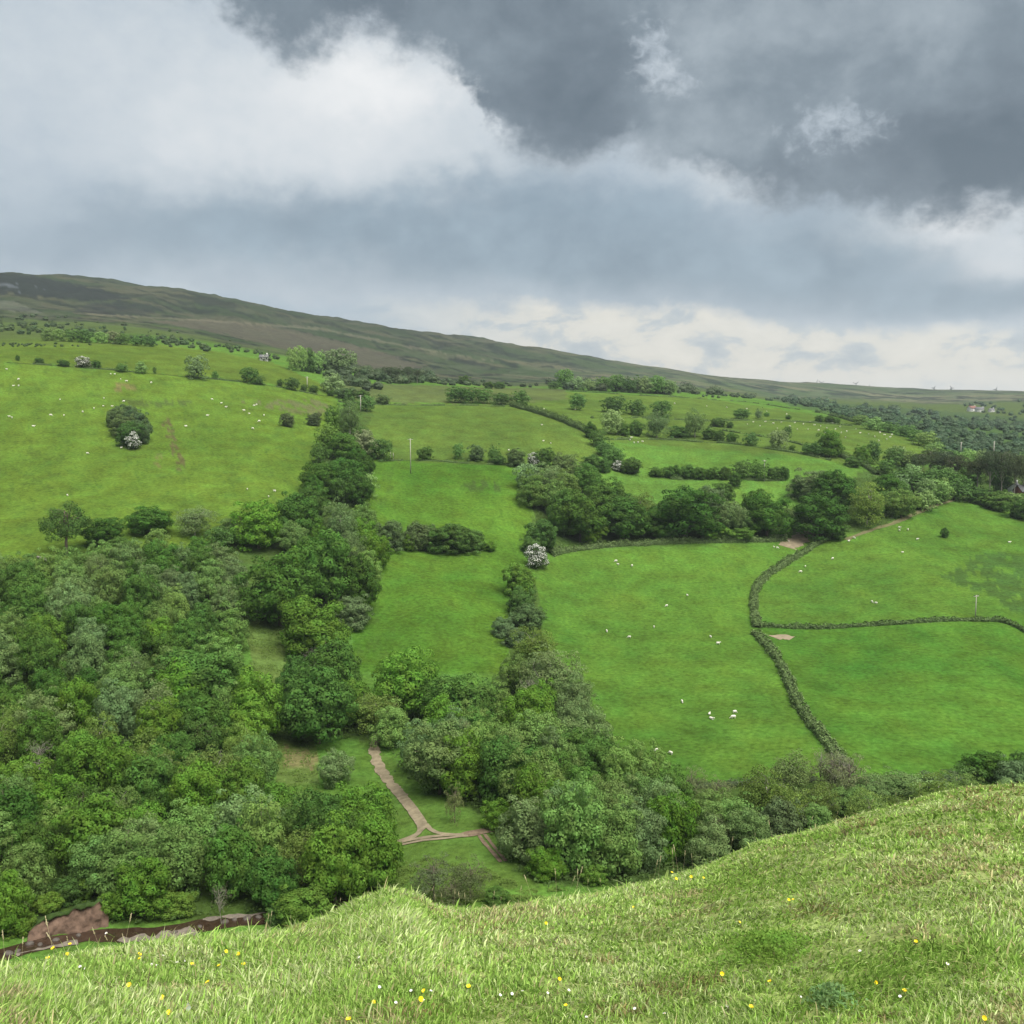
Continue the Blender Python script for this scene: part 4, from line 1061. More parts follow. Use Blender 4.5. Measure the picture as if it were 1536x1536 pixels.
SHM = [sheep_mesh(k) for k in range(3)]
SHW = ['grazing', 'standing', 'lying']
SHEEP = []
SP = """924 843;927 848;948 850;1031 894;1000 910;981 942;910 948;944 957;1066 957;1077 967;1023 1054;1064 1072;1067 1079;1102 1070;1100 1078;984 1126;1006 1132;1161 822;1166 823;1183 813
1249 839;1208 851;1201 859;1349 793;1349 797;1362 796;1376 810;1354 829;1308 904;1314 906;1273 813;1281 808;1514 814
10 555;28 570;20 580;28 580;14 626;18 628;76 624;96 624;124 619;141 614;155 610;168 610;156 598;186 603;166 562;172 562;181 570;190 573;227 575;131 681;182 673;279 640;318 600;332 606;339 612;366 617;374 621;381 609;385 608;396 624;389 633;379 644;311 624;480 630;101 744;371 735;403 746;412 738;90 600;50 640
813 638;815 662;826 666;548 695;763 676;947 657;951 665;957 665;964 663;945 661;816 614;863 615
1130 634;1121 637;1148 633;1160 636;1172 634;1185 640;1196 645;1215 634;1222 638;1231 640;1240 643;1253 645;1262 650;1270 648;1228 646;1238 650;1260 641;1205 637;1303 652;1312 656;1320 650;1327 653;1335 657;1338 653;1330 660;1318 662;1290 650;1140 640;1166 643;1212 645;1245 655;1268 657;1192 635;1249 636;1284 644
1090 612;1150 618;1120 614;1060 610;1180 622;1012 606"""
for q in SP.replace('\n', ';').split(';'):
    x, y = map(float, q.split()); P, R = ground(x, y)
    k = int(rng.choice([0, 0, 0, 1, 1, 2]))
    o = obj('sheep', SHM[k]); o.location = P; sc_ = rng.uniform(.72, .90) * (1. if R < 450 else 1.15); o.scale = (sc_,) * 3; o.rotation_euler.z = rng.uniform(0, 6.28)
    SHEEP.append((o, x, y, 'white sheep ' + SHW[k], 'sheep'))

# ------------------------------------------------------------------ poles, posts, turbines, houses


def pole(px, base, top, label, arm=True, rz=.5):
    P, R = ground(px, base); h = (base - top) / ppm(P)
    root = empty('utility_pole', P); tag(root, label, 'pole', 'wooden power poles across the fields')
    rad = max(.16, R * .00048)
    mb = MB(); mb.tube([(0, 0, -.4), (0, 0, h * .5), (0, 0, h)], [rad, rad * .85, rad * .7], 8); mb.build('post', M_WOOD, root, True)
    if arm:
        mb = MB(); mb.box((0, 0, h - .35), (2.2, .16, .18), rz); mb.build('crossarm', M_WOOD, root)
        for s in (-.95, 0, .95):
            mb = MB(); c_ = (s * math.cos(rz), s * math.sin(rz), h - .26); mb.tube([c_, (c_[0], c_[1], c_[2] + .12), (c_[0], c_[1], c_[2] + .34)], [.06, .10, .05], 8); mb.build('insulator', M_GLASS, root, True)


pole(616, 710, 658, 'tall pale pole standing alone in the middle field', True, .2)
pole(541, 618, 593, 'short pole among the trees at the upper corner of the middle field')
pole(1146, 722, 690, 'pole by the shrub line in the right middle field')
pole(1490, 690, 662, 'pole standing against the far dark woods above the pines')
pole(1441, 682, 663, 'small pole at the end of the upper right field spur')
pole(1463, 926, 892, 'thin pole behind the low dark hedge at right')
pole(461, 582, 565, 'small pale pole on the left hillside hedge')
for x, y in ((586, 690), (590, 691)):
    P, R = ground(x, y); mb = MB(); h = 12 / ppm(P); mb.tube([(0, 0, -.3), (0, 0, h * .6), (0, 0, h)], [.12, .12, .1], 7)
    o = mb.build('fence_post', M_WOOD, None, True); o.location = P
    tag(o, 'pale upright post in the hedge line, %s of the close pair' % ('left' if x < 588 else 'right'), 'post', 'pair of posts in the hedge line')
for n_t, (px, hub, bl, rot, lab) in enumerate([(1225, 574, 6.5, .3, 'leftmost pale grey wind turbine on the skyline'), (1231.5, 574, 6, 1.2, 'pale grey wind turbine close beside the leftmost one on the skyline'), (1284, 575.5, 6, .9, 'pale grey wind turbine on the skyline, third from the left'),
                                               (1304, 580, 4, .1, 'low small wind turbine on the skyline, fourth from the left'), (1401, 582, 4.5, .6, 'small wind turbine on the skyline above the farmhouse, left of two'), (1427, 582, 5, 1.6, 'small wind turbine on the skyline above the farmhouse, right of two'), (1494, 584, 5, .4, 'rightmost wind turbine on the skyline')]):
    a, t = ray(px, hub); R = 4750.; a = float(a); x = R * math.sin(a); y = R * math.cos(a); zg = float(hxy(np.array([x]), np.array([y]))[0])
    H = R * float(t) - zg; k = FPX / R
    root = empty('wind_turbine', (x, y, zg)); root.rotation_euler.z = -a; tag(root, lab, 'wind turbine', 'wind turbines on the far skyline')
    mb = MB(); mb.tube([(0, 0, -2), (0, 0, H * .5), (0, 0, H)], [3.2, 2.7, 2.2], 10); mb.build('tower', M_STEEL, root, True)
    mb = MB(); mb.box((0, .5, H), (2.6, 7, 2.6)); mb.build('nacelle', M_STEEL, root)
    for q in range(3):
        an = rot + q * 2.094; Lb = bl / k * .75; mb = MB()
        mb.tube([(0, -3.4, H), (math.sin(an) * Lb * .3, -3.4, H + math.cos(an) * Lb * .3), (math.sin(an) * Lb, -3.4, H + math.cos(an) * Lb)], [1.9, 2.1, 1.0], 6); mb.build('blade', M_STEEL, root, True)


def house(px, base, w, d, h, rz, wall, roof, label, name='house', dz=0):
    P, R = ground(px, base); root = empty(name, P); root.rotation_euler.z = rz; tag(root, label, 'house')
    mb = MB(); V = np.array([[-w / 2, -d / 2, -1], [w / 2, -d / 2, -1], [w / 2, d / 2, -1], [-w / 2, d / 2, -1], [-w / 2, -d / 2, h], [w / 2, -d / 2, h], [w / 2, d / 2, h], [-w / 2, d / 2, h], [-w / 2, 0, h + d * .42], [w / 2, 0, h + d * .42]])
    mb.add(V, [[0, 1, 5, 4], [2, 3, 7, 6], [1, 2, 6, 5], [3, 0, 4, 7]], [[5, 6, 9], [7, 4, 8]]); mb.build('wall', wall, root)
    mb = MB(); e = .35
    for s in (-1, 1):
        y1 = s * (d / 2 + e); z1 = h - e * .84; zr = h + d * .42 + .05
        V = [[-w / 2 - e, y1, z1 + .04], [w / 2 + e, y1, z1 + .04], [w / 2 + e, 0, zr], [-w / 2 - e, 0, zr], [-w / 2 - e, y1, z1 + .24], [w / 2 + e, y1, z1 + .24], [w / 2 + e, 0, zr + .2], [-w / 2 - e, 0, zr + .2]]
        mb.add(V, [[0, 1, 2, 3], [4, 7, 6, 5], [0, 4, 5, 1], [1, 5, 6, 2], [0, 3, 7, 4]])
    ro = mb.build('roof', roof, root)
    mb = MB(); mb.box((w * .38, 0, h + d * .42 + .6), (.9, .8, 1.6)); mb.build('chimney', wall, ro)
    for zz in ((1.4, 3.6) if h > 4 else (1.5,)):
        for x in (-w * .3, 0, w * .3):
            if x == 0 and zz < 2:
                mb = MB(); mb.box((0, -d / 2 - .02, 1.0), (1.0, .08, 2.1)); mb.build('door', M_WOOD, root); continue
            mb = MB(); mb.box((x, -d / 2 - .02, zz), (1.1, .08, 1.2)); mb.build('window', M_GLASS, root)
    mb = MB(); mb.box((w / 2 + .02, 0, h * .6), (.08, 1.1, 1.2)); mb.build('window', M_GLASS, root)


house(396, 541, 5.5, 4, 2.2, .2, M_WHITE, M_ROOF, 'tiny white cottage among the bushes on the left hillside')
house(1458, 617, 13, 8, 4.6, .4, M_WHITE, M_REDROOF, 'white farmhouse with reddish roof in the far valley at right')
house(1469, 618, 12, 7, 4.0, -.5, M_WHITE, M_ROOF, 'long white farm building beside the far farmhouse', 'farm_building')
house(1487, 618, 8, 5, 3.0, .2, M_WHITE, M_ROOF, 'small pale outbuilding right of the far farmhouse', 'farm_building')
house(1522, 746, 6, 5, 4.2, .9, M_WHITE, M_ROOF, 'white gabled house half hidden by pines at the right edge')
house(1536, 751, 7, 6, 4.4, .2, M_BRICK, M_ROOF, 'red brick house behind the pines at the right photo edge')

# fallen branch at the wood edge
Pb = np.array([ground(x, y)[0] for x, y in [(56, 838), (66, 840), (74, 848), (82, 853), (93, 849)]]); Pb[:, 2] += .5
mb = MB(); mb.tube(resample(Pb, 1.)[:, :3], np.linspace(.35, .2, len(resample(Pb, 1.))), 7)
o = mb.build('fallen_branch', M_BARK_PALE, None, True); tag(o, 'curved pale fallen branch at the top left edge of the wood', 'branch')

# ------------------------------------------------------------------ labels for trees and sheep: look, then the nearest thing one can find
LM = [(600, 1185, 'the bend of the dirt track'), (645, 1252, 'the dirt track fork'), (105, 1378, 'the red earth bank'), (320, 1384, 'the brown stream'), (400, 970, 'the grassy clearing in the wood'),
      (450, 1140, 'the tawny clearing in the wood'), (101, 790, 'the gappy tree at the wood edge'), (805, 835, 'the round blossoming hawthorn'), (655, 803, 'the island thicket in the middle field'),
      (616, 685, 'the lone pole in the middle field'), (1200, 808, 'the bare earth gateway'), (1140, 940, 'the hedge junction'), (1250, 1140, 'the foot of the snaking hedge'), (200, 660, 'the blossoming hawthorn on the left hill'),
      (396, 538, 'the tiny white cottage'), (1520, 740, 'the house at the right edge'), (1146, 706, 'the pole by the shrub line'), (764, 608, 'the top of the slanting dark hedge'), (888, 652, 'the foot of the slanting dark hedge'),
      (1490, 676, 'the pole above the pines'), (541, 605, 'the pole at the upper field corner'), (1480, 870, 'the dark rushy patch'), (125, 543, 'the small hawthorn on the hill hedge'), (265, 665, 'the brown worn strip on the hill'),
      (1174, 956, 'the bare earth patch'), (250, 1200, 'the middle of the left wood'), (150, 1000, 'the upper left wood'), (590, 1330, 'the grassy foreground knoll'), (925, 702, 'the hedge end hawthorn'), (1245, 665, 'the round bright tree at right')]
ORD = ['', 'second nearest', 'third nearest', 'fourth nearest', 'fifth nearest', 'sixth nearest', 'seventh nearest', 'eighth nearest', 'ninth nearest', 'tenth nearest'] + ['%dth nearest' % k for k in range(11, 60)]
CATN = {'broadleaf_tree': 'tree', 'shrub': 'shrub', 'bare_tree': 'tree', 'hawthorn_tree': 'hawthorn tree', 'pine_tree': 'pine tree', 'sheep': 'sheep'}
GRP = {'broadleaf_tree': 'broadleaf trees of the valley woods and hedges', 'shrub': 'shrubs in the hedgerows and thickets', 'bare_tree': 'nearly leafless trees', 'hawthorn_tree': 'hawthorns in white blossom', 'pine_tree': 'tall pines by the houses', 'sheep': 'white sheep in the fields'}
bucket = {}
for o, x, y, look, name in TREES + SHEEP:
    d = [(math.hypot(x - l[0], y - l[1]), l) for l in LM]; dd, l = min(d, key=lambda q: q[0])
    dx, dy = x - l[0], y - l[1]
    dr = 'at' if dd < 14 else ('left of' if dx < 0 else 'right of') if abs(dx) > abs(dy) else ('beyond' if dy < 0 else 'in front of')
    nm = look if name == 'sheep' else '%s %s' % (look, CATN[name])
    bucket.setdefault((nm, name, dr, l[2]), []).append((dd, o))
for (nm, name, dr, lm), L in bucket.items():
    for k, (dd, o) in enumerate(sorted(L, key=lambda q: q[0])):
        lab = '%s %s %s%s' % (nm, dr, lm, ', ' + ORD[k] if k else (', nearest' if len(L) > 1 else ''))
        if len(lab.split()) > 16: lab = lab.replace(' the ', ' ')
        tag(o, lab, CATN[name], GRP[name])

# ------------------------------------------------------------------ near bank: grass blades, flowers, stalks
NB = 720000
r = np.random.default_rng(99)
a = r.uniform(-.62, .62, NB * 2)
wide_ = r.uniform(size=NB * 2) < .20
a = np.where(wide_, np.sign(a) * (.6 + .75 * r.uniform(size=NB * 2)), a)
Rb = np.interp(a, _ba, BROW[:, 2])
R = 1.6 * (Rb * 1.25 / 1.6) ** (r.uniform(0, 1, NB * 2) ** .85)
x = R * np.sin(a); y = R * np.cos(a)
cl = fbm(x / .22, y / .22, 301, 3); cl2 = fbm(x / 1.1, y / 1.1, 302, 3)
keep = r.uniform(size=NB * 2) < (.25 + 1.1 * sstep(.3, .65, cl)); x, y, R, a, Rb, cl, cl2 = [q[keep][:NB] for q in (x, y, R, a, Rb, cl, cl2)]
n = len(x); z = hz(a, R)
ln = (.026 + .032 * r.uniform(size=n) ** 1.6) * (.65 + .7 * cl) * (1 + .45 * (cl2 - .4)) * np.interp(R / Rb, [0, .7, 1, 1.3], [1.05, 1.2, 1.35, 1.3])
tall = r.uniform(size=n) < .02; ln = np.where(tall, ln * 1.9, ln)
wd = np.maximum(.0023, R * .00092) * r.uniform(.7, 1.3, n)
th = r.uniform(0, 6.28, n) ; leanm = r.uniform(.35, 1.4, n)
pref = 6.28 * fbm(x / .9, y / .9, 305, 2)
ld = np.stack([np.cos(th) * .8 + np.cos(pref) * .35, np.sin(th) * .8 + np.sin(pref) * .35], -1) * leanm[:, None]
side = np.stack([-np.sin(th + 1.2), np.cos(th + 1.2)], -1)
B0 = np.column_stack([x, y, z - .01])


def bl(f, wf):
    up = ln * f * np.sqrt(np.maximum(.15, 1 - (leanm * f * .75) ** 2))
    c = B0 + np.column_stack([ld * (ln * f * f)[:, None], up])
    o_ = np.column_stack([side * (wd * wf)[:, None], np.zeros(n)])
    return c - o_, c + o_


l0, r0_ = bl(0, .9); l1, r1 = bl(.5, 1.); l2, r2 = bl(.8, .6); tp, _ = bl(1., 0)
V = np.stack([l0, r0_, l1, r1, l2, r2, tp], 1).reshape(-1, 3)
b7 = np.arange(n)[:, None] * 7
Q = np.vstack([b7 + np.array([0, 1, 3, 2]), b7 + np.array([2, 3, 5, 4])]); Tt = b7 + np.array([4, 5, 6])
hue = r.uniform(size=n) + (fbm(x / .7, y / .7, 306, 3) - .5) * .9
gc = np.where(hue[:, None] < .45, np.array([.250, .400, .085]), np.where(hue[:, None] < .8, np.array([.370, .490, .150]), np.array([.520, .580, .310])))
dry = r.uniform(size=n) < (.05 + .40 * sstep(.62, .74, fbm(x / .75, y / .75, 309, 4))); bx, by = project(x, y, z)
moss = np.zeros(n)
for (mx_, my_, sx_, sy_) in [(1225, 1372, 55, 16), (1482, 1196, 60, 22), (715, 1397, 50, 14), (1290, 1238, 34, 12), (1010, 1490, 60, 14), (1060, 1475, 40, 12), (470, 1400, 40, 12), (1400, 1250, 50, 14), (620, 1520, 50, 12), (900, 1440, 40, 9), (1330, 1530, 60, 12), (930, 1520, 40, 14)]:
    moss = np.maximum(moss, np.exp(-((bx - mx_) / sx_) ** 2 - ((by - my_) / sy_) ** 2))
brn = r.uniform(size=n) < .34 * sstep(.25, .8, moss + (cl - .5) * .7)
gc = np.where(brn[:, None], np.array([.33, .27, .13]) * r.uniform(.6, 1.2, (n, 1)), gc)
gc = np.where(dry[:, None], np.array([.46, .41, .23]) * r.uniform(.7, 1.1, (n, 1)), gc)
gc = gc * np.array([1.04, 1.06, .94]) * (.45 + 1.05 * r.uniform(size=(n, 1)) ** 1.1)
m, nt = new_mat('grass_blade')
c = nt.node('ShaderNodeAttribute', attribute_name='bladecol').outputs['Color']
b_ = bsdf(nt, c, .5, .3); tl = nt.node('ShaderNodeBsdfTranslucent'); nt.l.new(c, tl.inputs['Color'])
mx = nt.node('ShaderNodeMixShader'); mx.inputs[0].default_value = .45; nt.l.new(b_, mx.inputs[1]); nt.l.new(tl.outputs[0], mx.inputs[2])
finish(nt, mx.outputs[0])
me = mesh_arrays('grass', V, [Q, Tt], m)
a_ = me.color_attributes.new('bladecol', 'FLOAT_COLOR', 'POINT')
a_.data.foreach_set('color', np.repeat(np.column_stack([gc, np.ones(n)]), 7, 0).astype(np.float32).ravel())
o = obj('grass', me); tag(o, 'short yellowish green rough grass on the near bank', 'grass', kind='stuff')


# dark low bilberry patch on the bank
def low_plant(name, cx, cy, rx, ry, n, leaf, tint, label):
    r = np.random.default_rng(int(cx)); P0, R0 = ground(cx, cy, 1.2, 30); k = ppm(P0)
    X = P0[0] + r.normal(0, .5, n) * rx / k; Y = P0[1] + r.normal(0, .5, n) * ry / k
    d = ((X - P0[0]) / (rx / k)) ** 2 + ((Y - P0[1]) / (ry / k)) ** 2
    Z = hxy(X, Y) + (.03 + .07 * np.exp(-d)) * r.uniform(.3, 1.1, n)
    V, F = leaf_geo(np.column_stack([X, Y, Z]), unit(r.normal(0, .6, (n, 3)) + np.array([0, -.2, .8])), leaf * r.uniform(.6, 1.4, n), r, .6)
    o = obj(name, mesh_arrays(name, V, F, M_LEAF)); o.color = (*tint, 1); tag(o, label, 'low plant', kind='stuff')


low_plant('ground_cover', 1152, 1424, 66, 120, 1900, .010, (.150, .265, .045), 'dark green low leafy patch in the grass of the near bank')
low_plant('ground_cover', 1245, 1508, 30, 50, 420, .010, (.16, .27, .10), 'small greyish green leafy weed patch near the bottom of the bank')


def petal_mesh(name, npt, rad, mat, cup, wide):
    mb = MB()
    for k in range(npt):
        an = k / npt * 6.283; ca_, sa_ = math.cos(an), math.sin(an); pts = []
        for f, wv, zz in ((0, .12, 0), (.35, .8, .25), (.75, 1., .7), (1., .45, 1.)):
            for s in (-1, 1):
                lx = f * rad; ly = s * wv * wide * rad
                pts.append((lx * ca_ - ly * sa_, lx * sa_ + ly * ca_, zz * cup * rad + .0006 * k))
        mb.add(pts, [[0, 1, 3, 2], [2, 3, 5, 4], [4, 5, 7, 6]])
    return mb.mesh(name, mat)


def ball_mesh(name, rad, mat):
    mb = MB(); mb.ball((0, 0, 0), (rad, rad, rad * .6), 10, 6); return mb.mesh(name, mat, True)


def stem_mesh(h, rr=.0016):
    mb = MB(); mb.tube([(.01, 0, -h), (.004, .003, -h * .5), (0, 0, 0)], [rr * 1.2, rr, rr * .9], 5); return mb.mesh('stem', M_STEM, True)


BUT = (petal_mesh('petals', 5, .0155, M_YELLOW, .45, .62), ball_mesh('flower_centre', .0045, M_YELLOW), stem_mesh(.12))
DAI = (petal_mesh('petals', 13, .0115, M_PETAL, .18, .24), ball_mesh('flower_centre', .0042, M_YELLOW), stem_mesh(.07))
YEL = [(80,1423),(72,1438),(105,1417),(101,1432),(209,1432),(209,1439),(288,1447),(329,1449),(339,1428),(358,1431),(365,1447),(194,1478),(312,1474),(243,1497),(254,1519),(523,1530),(561,1504),
       (631,1499),(636,1487),(703,1480),(839,1469),(849,1509),(819,1385),(950,1361),(1014,1318),(1037,1315),(1008,1309),(1055,1317),(1083,1461),(1155,1473),(1127,1511),(1314,1474),(1357,1487),(1476,1527),(1374,1413),(1183,1350),(1190,1350),(1109,1384)]
WHI = [(228,1450),(236,1451),(245,1437),(266,1447),(276,1444),(121,1454),(129,1457),(377,1432),(569,1486),(617,1491),(646,1491),(594,1510),(634,1505),(750,1496),(768,1494),(784,1491),(821,1493),(853,1489),(952,1517),(997,1525),(1090,1515),(540,1440),(160,1400),(470,1455),(880,1530),(1200,1500),(1290,1430),(1350,1500),(1420,1450)]
ORDW = ['first', 'second', 'third', 'fourth', 'fifth', 'sixth', 'seventh', 'eighth', 'ninth', 'tenth', 'eleventh', 'twelfth', 'thirteenth', 'fourteenth', 'fifteenth', 'sixteenth', 'seventeenth', 'eighteenth', 'nineteenth', 'twentieth']
ORDW += ['twenty ' + q for q in ORDW[:9]] + ['thirtieth'] + ['thirty ' + q for q in ORDW[:9]] + ['fortieth'] + ['forty ' + q for q in ORDW[:9]]


def flowers(pts, meshes, name, lab, group, hh):
    for k, (px, py) in enumerate(sorted(pts)):
        P, R = ground(px, py + hh * FPX / 5 * .5, 1.2, 30)
        a, t = ray(px, py); Rh = R; z = max(Rh * float(t), P[2] + .035)
        root = empty(name, (Rh * math.sin(a), Rh * math.cos(a), z)); root.rotation_euler = (rng.uniform(-.1, .9), rng.uniform(-.5, .5), rng.uniform(-.5, .5))
        s = max(.70, R * .095) * rng.uniform(.8, 1.1); root.scale = (s, s, max(1, s * .8))
        tag(root, '%s in the near grass, %s from the left' % (lab, ORDW[k]), 'flower', group)
        obj('petals', meshes[0], root); obj('flower_centre', meshes[1], root).location.z = .004; obj('stem', meshes[2], root)


flowers(YEL, BUT, 'buttercup', 'yellow buttercup', 'yellow buttercups on the near bank', .08)
flowers(WHI, DAI, 'daisy', 'small white daisy', 'white daisies on the near bank', .04)

# tall dry seed stalks along the brow


def stalk_mesh(seed):
    r = np.random.default_rng(seed); b1 = r.normal(0, .05, 2)
    t = np.linspace(0, 1, 8)[:, None]; P = np.hstack([t ** 2 * b1, t])
    mb = MB(); mb.tube(P, np.linspace(.0045, .0025, 8), 5); st = mb.mesh('stem', M_STRAW, True)
    mb = MB(); d = P[-1] - P[-2]; d /= np.linalg.norm(d)
    H = np.array([P[-1] + d * s for s in (-.18, -.12, -.05, .02, .07)]); mb.tube(H, [.004, .013, .015, .009, .002], 6)
    for k in range(16):
        q = P[-1] + d * r.uniform(-.18, .05); e = q + unit(r.normal(size=3) + d * 1.5) * .05; mb.tube([q, (q + e) / 2, e], [.004, .006, .001], 4)
    return st, mb.mesh('seed_head', M_STRAW, True)


STK = [stalk_mesh(k) for k in range(5)]
SX = [(8, 60), (30, 44), (86, 70), (96, 50), (104, 46), (156, 46), (175, 38), (182, 60), (192, 30), (396, 46), (402, 34), (668, 26), (680, 34), (690, 30), (700, 28), (738, 26), (750, 22), (780, 30), (800, 40), (836, 44), (848, 40), (858, 46),
      (866, 36), (880, 26), (905, 22), (978, 34), (986, 40), (1012, 40), (1018, 46), (1024, 36), (1040, 30), (1060, 24), (1092, 30), (1130, 22), (1160, 24), (1210, 22), (1250, 20), (1300, 22), (1345, 24), (1380, 18), (1430, 20), (640, 26), (655, 22), (510, 20), (300, 28), (440, 22)]
for k, (px, hpx) in enumerate(sorted(SX)):
    by = np.interp(px, BROW[:, 0], BROW[:, 1]) + 5; P, R = ground(px, by, 1.2, 30)
    root = empty('grass_stalk', P - np.array([0, 0, .02])); h = (hpx + 6) / ppm(P); root.scale = (h * .7, h * .7, h); root.rotation_euler = (rng.uniform(-.22, .22), rng.uniform(-.35, .35), rng.uniform(0, 6.28))
    tag(root, 'dry seeding grass stalk on the brow of the near bank, %s from the left' % ORDW[k], 'grass stalk', 'tall dry grass stalks on the brow')
    obj('stem', STK[k % 5][0], root); obj('seed_head', STK[k % 5][1], root)

# pale upright leaf and a bleached stem low in the frame
P, R = ground(283, 1530, 1.2, 30)
mb = MB(); ts = np.linspace(0, 1, 7); wv = np.array([.1, .55, .9, 1., .85, .5, .05]) * .011
V = [(s * wv[k], .004 * math.sin(ts[k] * 3) + (.0015 if s == 0 else 0), .02 + ts[k] * .06) for k in range(7) for s in (-1, 0, 1)]
F = [[k * 3 + q, k * 3 + q + 1, k * 3 + q + 4, k * 3 + q + 3] for k in range(6) for q in (0, 1)]
mb.add(V, F); mb.tube([(0, 0, -.03), (0, 0, 0), (0, 0, .022)], [.0015] * 3, 5)
o = mb.build('pale_leaf', simple_mat('pale_leaf', (.56, .60, .58), .6, .3, .06, 20, 0)); o.location = P
tag(o, 'small upright pale grey leaf in the near grass at bottom left', 'leaf')
P, R = ground(1090, 1536, 1.2, 30); mb = MB(); mb.tube([(.02, 0, -.02), (.0, 0, .03), (-.025, .01, .085)], [.0035, .003, .0022], 6)
o = mb.build('dry_stem', M_STRAW, None, True); o.location = P; tag(o, 'bleached straight dry stem leaning in the near grass at the bottom', 'stem')

# ------------------------------------------------------------------ haze
Zlo = float(GZ.min()) - 1.0; Zhi = float(GZ.max()) + 60
mb = MB(); mb.box((0, 0, (Zlo + Zhi) / 2), (13400, 13400, Zhi - Zlo))
m, nt = new_mat('haze_air')
pv = nt.node('ShaderNodeVolumePrincipled'); pv.inputs['Color'].default_value = (.80, .88, .97, 1); pv.inputs['Density'].default_value = .000085; pv.inputs['Anisotropy'].default_value = .2
oo = nt.node('ShaderNodeOutputMaterial'); nt.l.new(pv.outputs[0], oo.inputs['Volume'])
o = mb.build('haze', m); tag(o, 'thin pale haze filling the valley air', 'haze', kind='stuff')

# ------------------------------------------------------------------ sky
SUN_AZ = math.radians(142); SUN_EL = math.radians(58)
wd_ = bpy.data.worlds.new('World'); sc.world = wd_; wd_.use_nodes = True
wd_.node_tree.nodes.clear(); nt = NT(wd_.node_tree)
sky = nt.node('ShaderNodeTexSky', sky_type='NISHITA'); sky.sun_disc = False; sky.sun_elevation = SUN_EL; sky.sun_rotation = SUN_AZ
gen = nt.node('ShaderNodeTexCoord').outputs['Generated']
dirn = nt.vmath('NORMALIZE', gen)
sep = nt.node('ShaderNodeSeparateXYZ'); nt.l.new(dirn, sep.inputs[0])
X_, Y_, Z_ = sep.outputs
azr = nt.math('ARCTAN2', X_, Y_); elr = nt.math('ARCSINE', Z_)
DEG = 57.2958
az = nt.math('MULTIPLY', azr, DEG); el = nt.math('MULTIPLY', elr, DEG)
zz = nt.math('ADD', nt.math('MAXIMUM', Z_, 0.0), .10)
cb = nt.node('ShaderNodeCombineXYZ'); nt.l.new(nt.math('DIVIDE', X_, zz), cb.inputs[0]); nt.l.new(nt.math('DIVIDE', Y_, zz), cb.inputs[1])
plane = cb.outputs[0]
cba = nt.node('ShaderNodeCombineXYZ'); nt.l.new(az, cba.inputs[0]); nt.l.new(nt.math('MULTIPLY', el, 1.25), cba.inputs[1])
ang = cba.outputs[0]
# warp the angles so that cloud edges are ragged
_, w1 = nt.noise(ang, .13, 6, .6); _, w2 = nt.noise(ang, .45, 7, .62)


def scaled(v, k):
    nd = nt.node('ShaderNodeVectorMath', operation='SCALE'); nt.l.new(v, nd.inputs[0]); nt.put(nd.inputs['Scale'], k)
    return nd.outputs[0]


wa = scaled(nt.vmath('SUBTRACT', w1, (.5, .5, .5)), 6.0); wb = scaled(nt.vmath('SUBTRACT', w2, (.5, .5, .5)), 3.6)
cbe = nt.node('ShaderNodeCombineXYZ'); nt.l.new(az, cbe.inputs[0]); nt.l.new(el, cbe.inputs[1])
damp = nt.maprange(el, 2, 10, .14, 1)
wsum = nt.vmath('MULTIPLY', scaled(nt.vmath('ADD', wa, wb), damp), (1, .8, 0))
pw = nt.vmath('ADD', cbe.outputs[0], wsum)
sp2 = nt.node('ShaderNodeSeparateXYZ'); nt.l.new(pw, sp2.inputs[0]); azw, elw = sp2.outputs[0], sp2.outputs[1]


def pix2ang(px, py):
    a, t = ray(px, py); return math.degrees(float(a)), math.degrees(math.atan(float(t)))


def blobs(L):
    acc = None
    for (px, py, sx, sy, am) in L:
        a0, e0 = pix2ang(px, py)
        d = nt.vmath('MULTIPLY', nt.vmath('SUBTRACT', pw, (a0, e0, 0)), (1 / (sx * .0375), 1 / (sy * .0375), 0))
        q = nt.math('MULTIPLY', nt.math('EXPONENT', nt.math('MULTIPLY', nt.vmath('DOT_PRODUCT', d, d), -1.0)), am)
        acc = q if acc is None else nt.math('ADD', acc, q)
    return acc


def curve(L):
    """elevation of an edge as a function of azimuth"""
    st = []
    for px, py in L:
        a0, e0 = pix2ang(px, py); st.append(((a0 + 40) / 80, ((e0 + 10) / 40,) * 3))
    v = nt.ramp(nt.maprange(azw, -40, 40, 0, 1), st)
    return nt.math('SUBTRACT', nt.math('MULTIPLY', v, 40.), 10.)


def smooth(v, a, b):
    nd = nt.node('ShaderNodeMapRange', interpolation_type='SMOOTHSTEP'); nt.put(nd.inputs[0], v); nd.inputs[1].default_value = a; nd.inputs[2].default_value = b
    return nd.outputs[0]


def lin(c): return tuple(((v / 255) / 12.92 if v / 255 <= .04045 else ((v / 255 + .055) / 1.055) ** 2.4) for v in c)


CS = .475       # exposure +1 brings these back to the photograph's values
def cl_(c): return tuple(v * CS for v in lin(c))
def c4(c): return (*cl_(c), 1)


n1, _ = nt.noise(ang, .16, 8, .58, .3); n2, _ = nt.noise(plane, 1.1, 8, .6, .2); n3, _ = nt.noise(ang, .7, 8, .64)
def ctr(v, k): return nt.math('MULTIPLY', nt.math('SUBTRACT', v, .5), k)
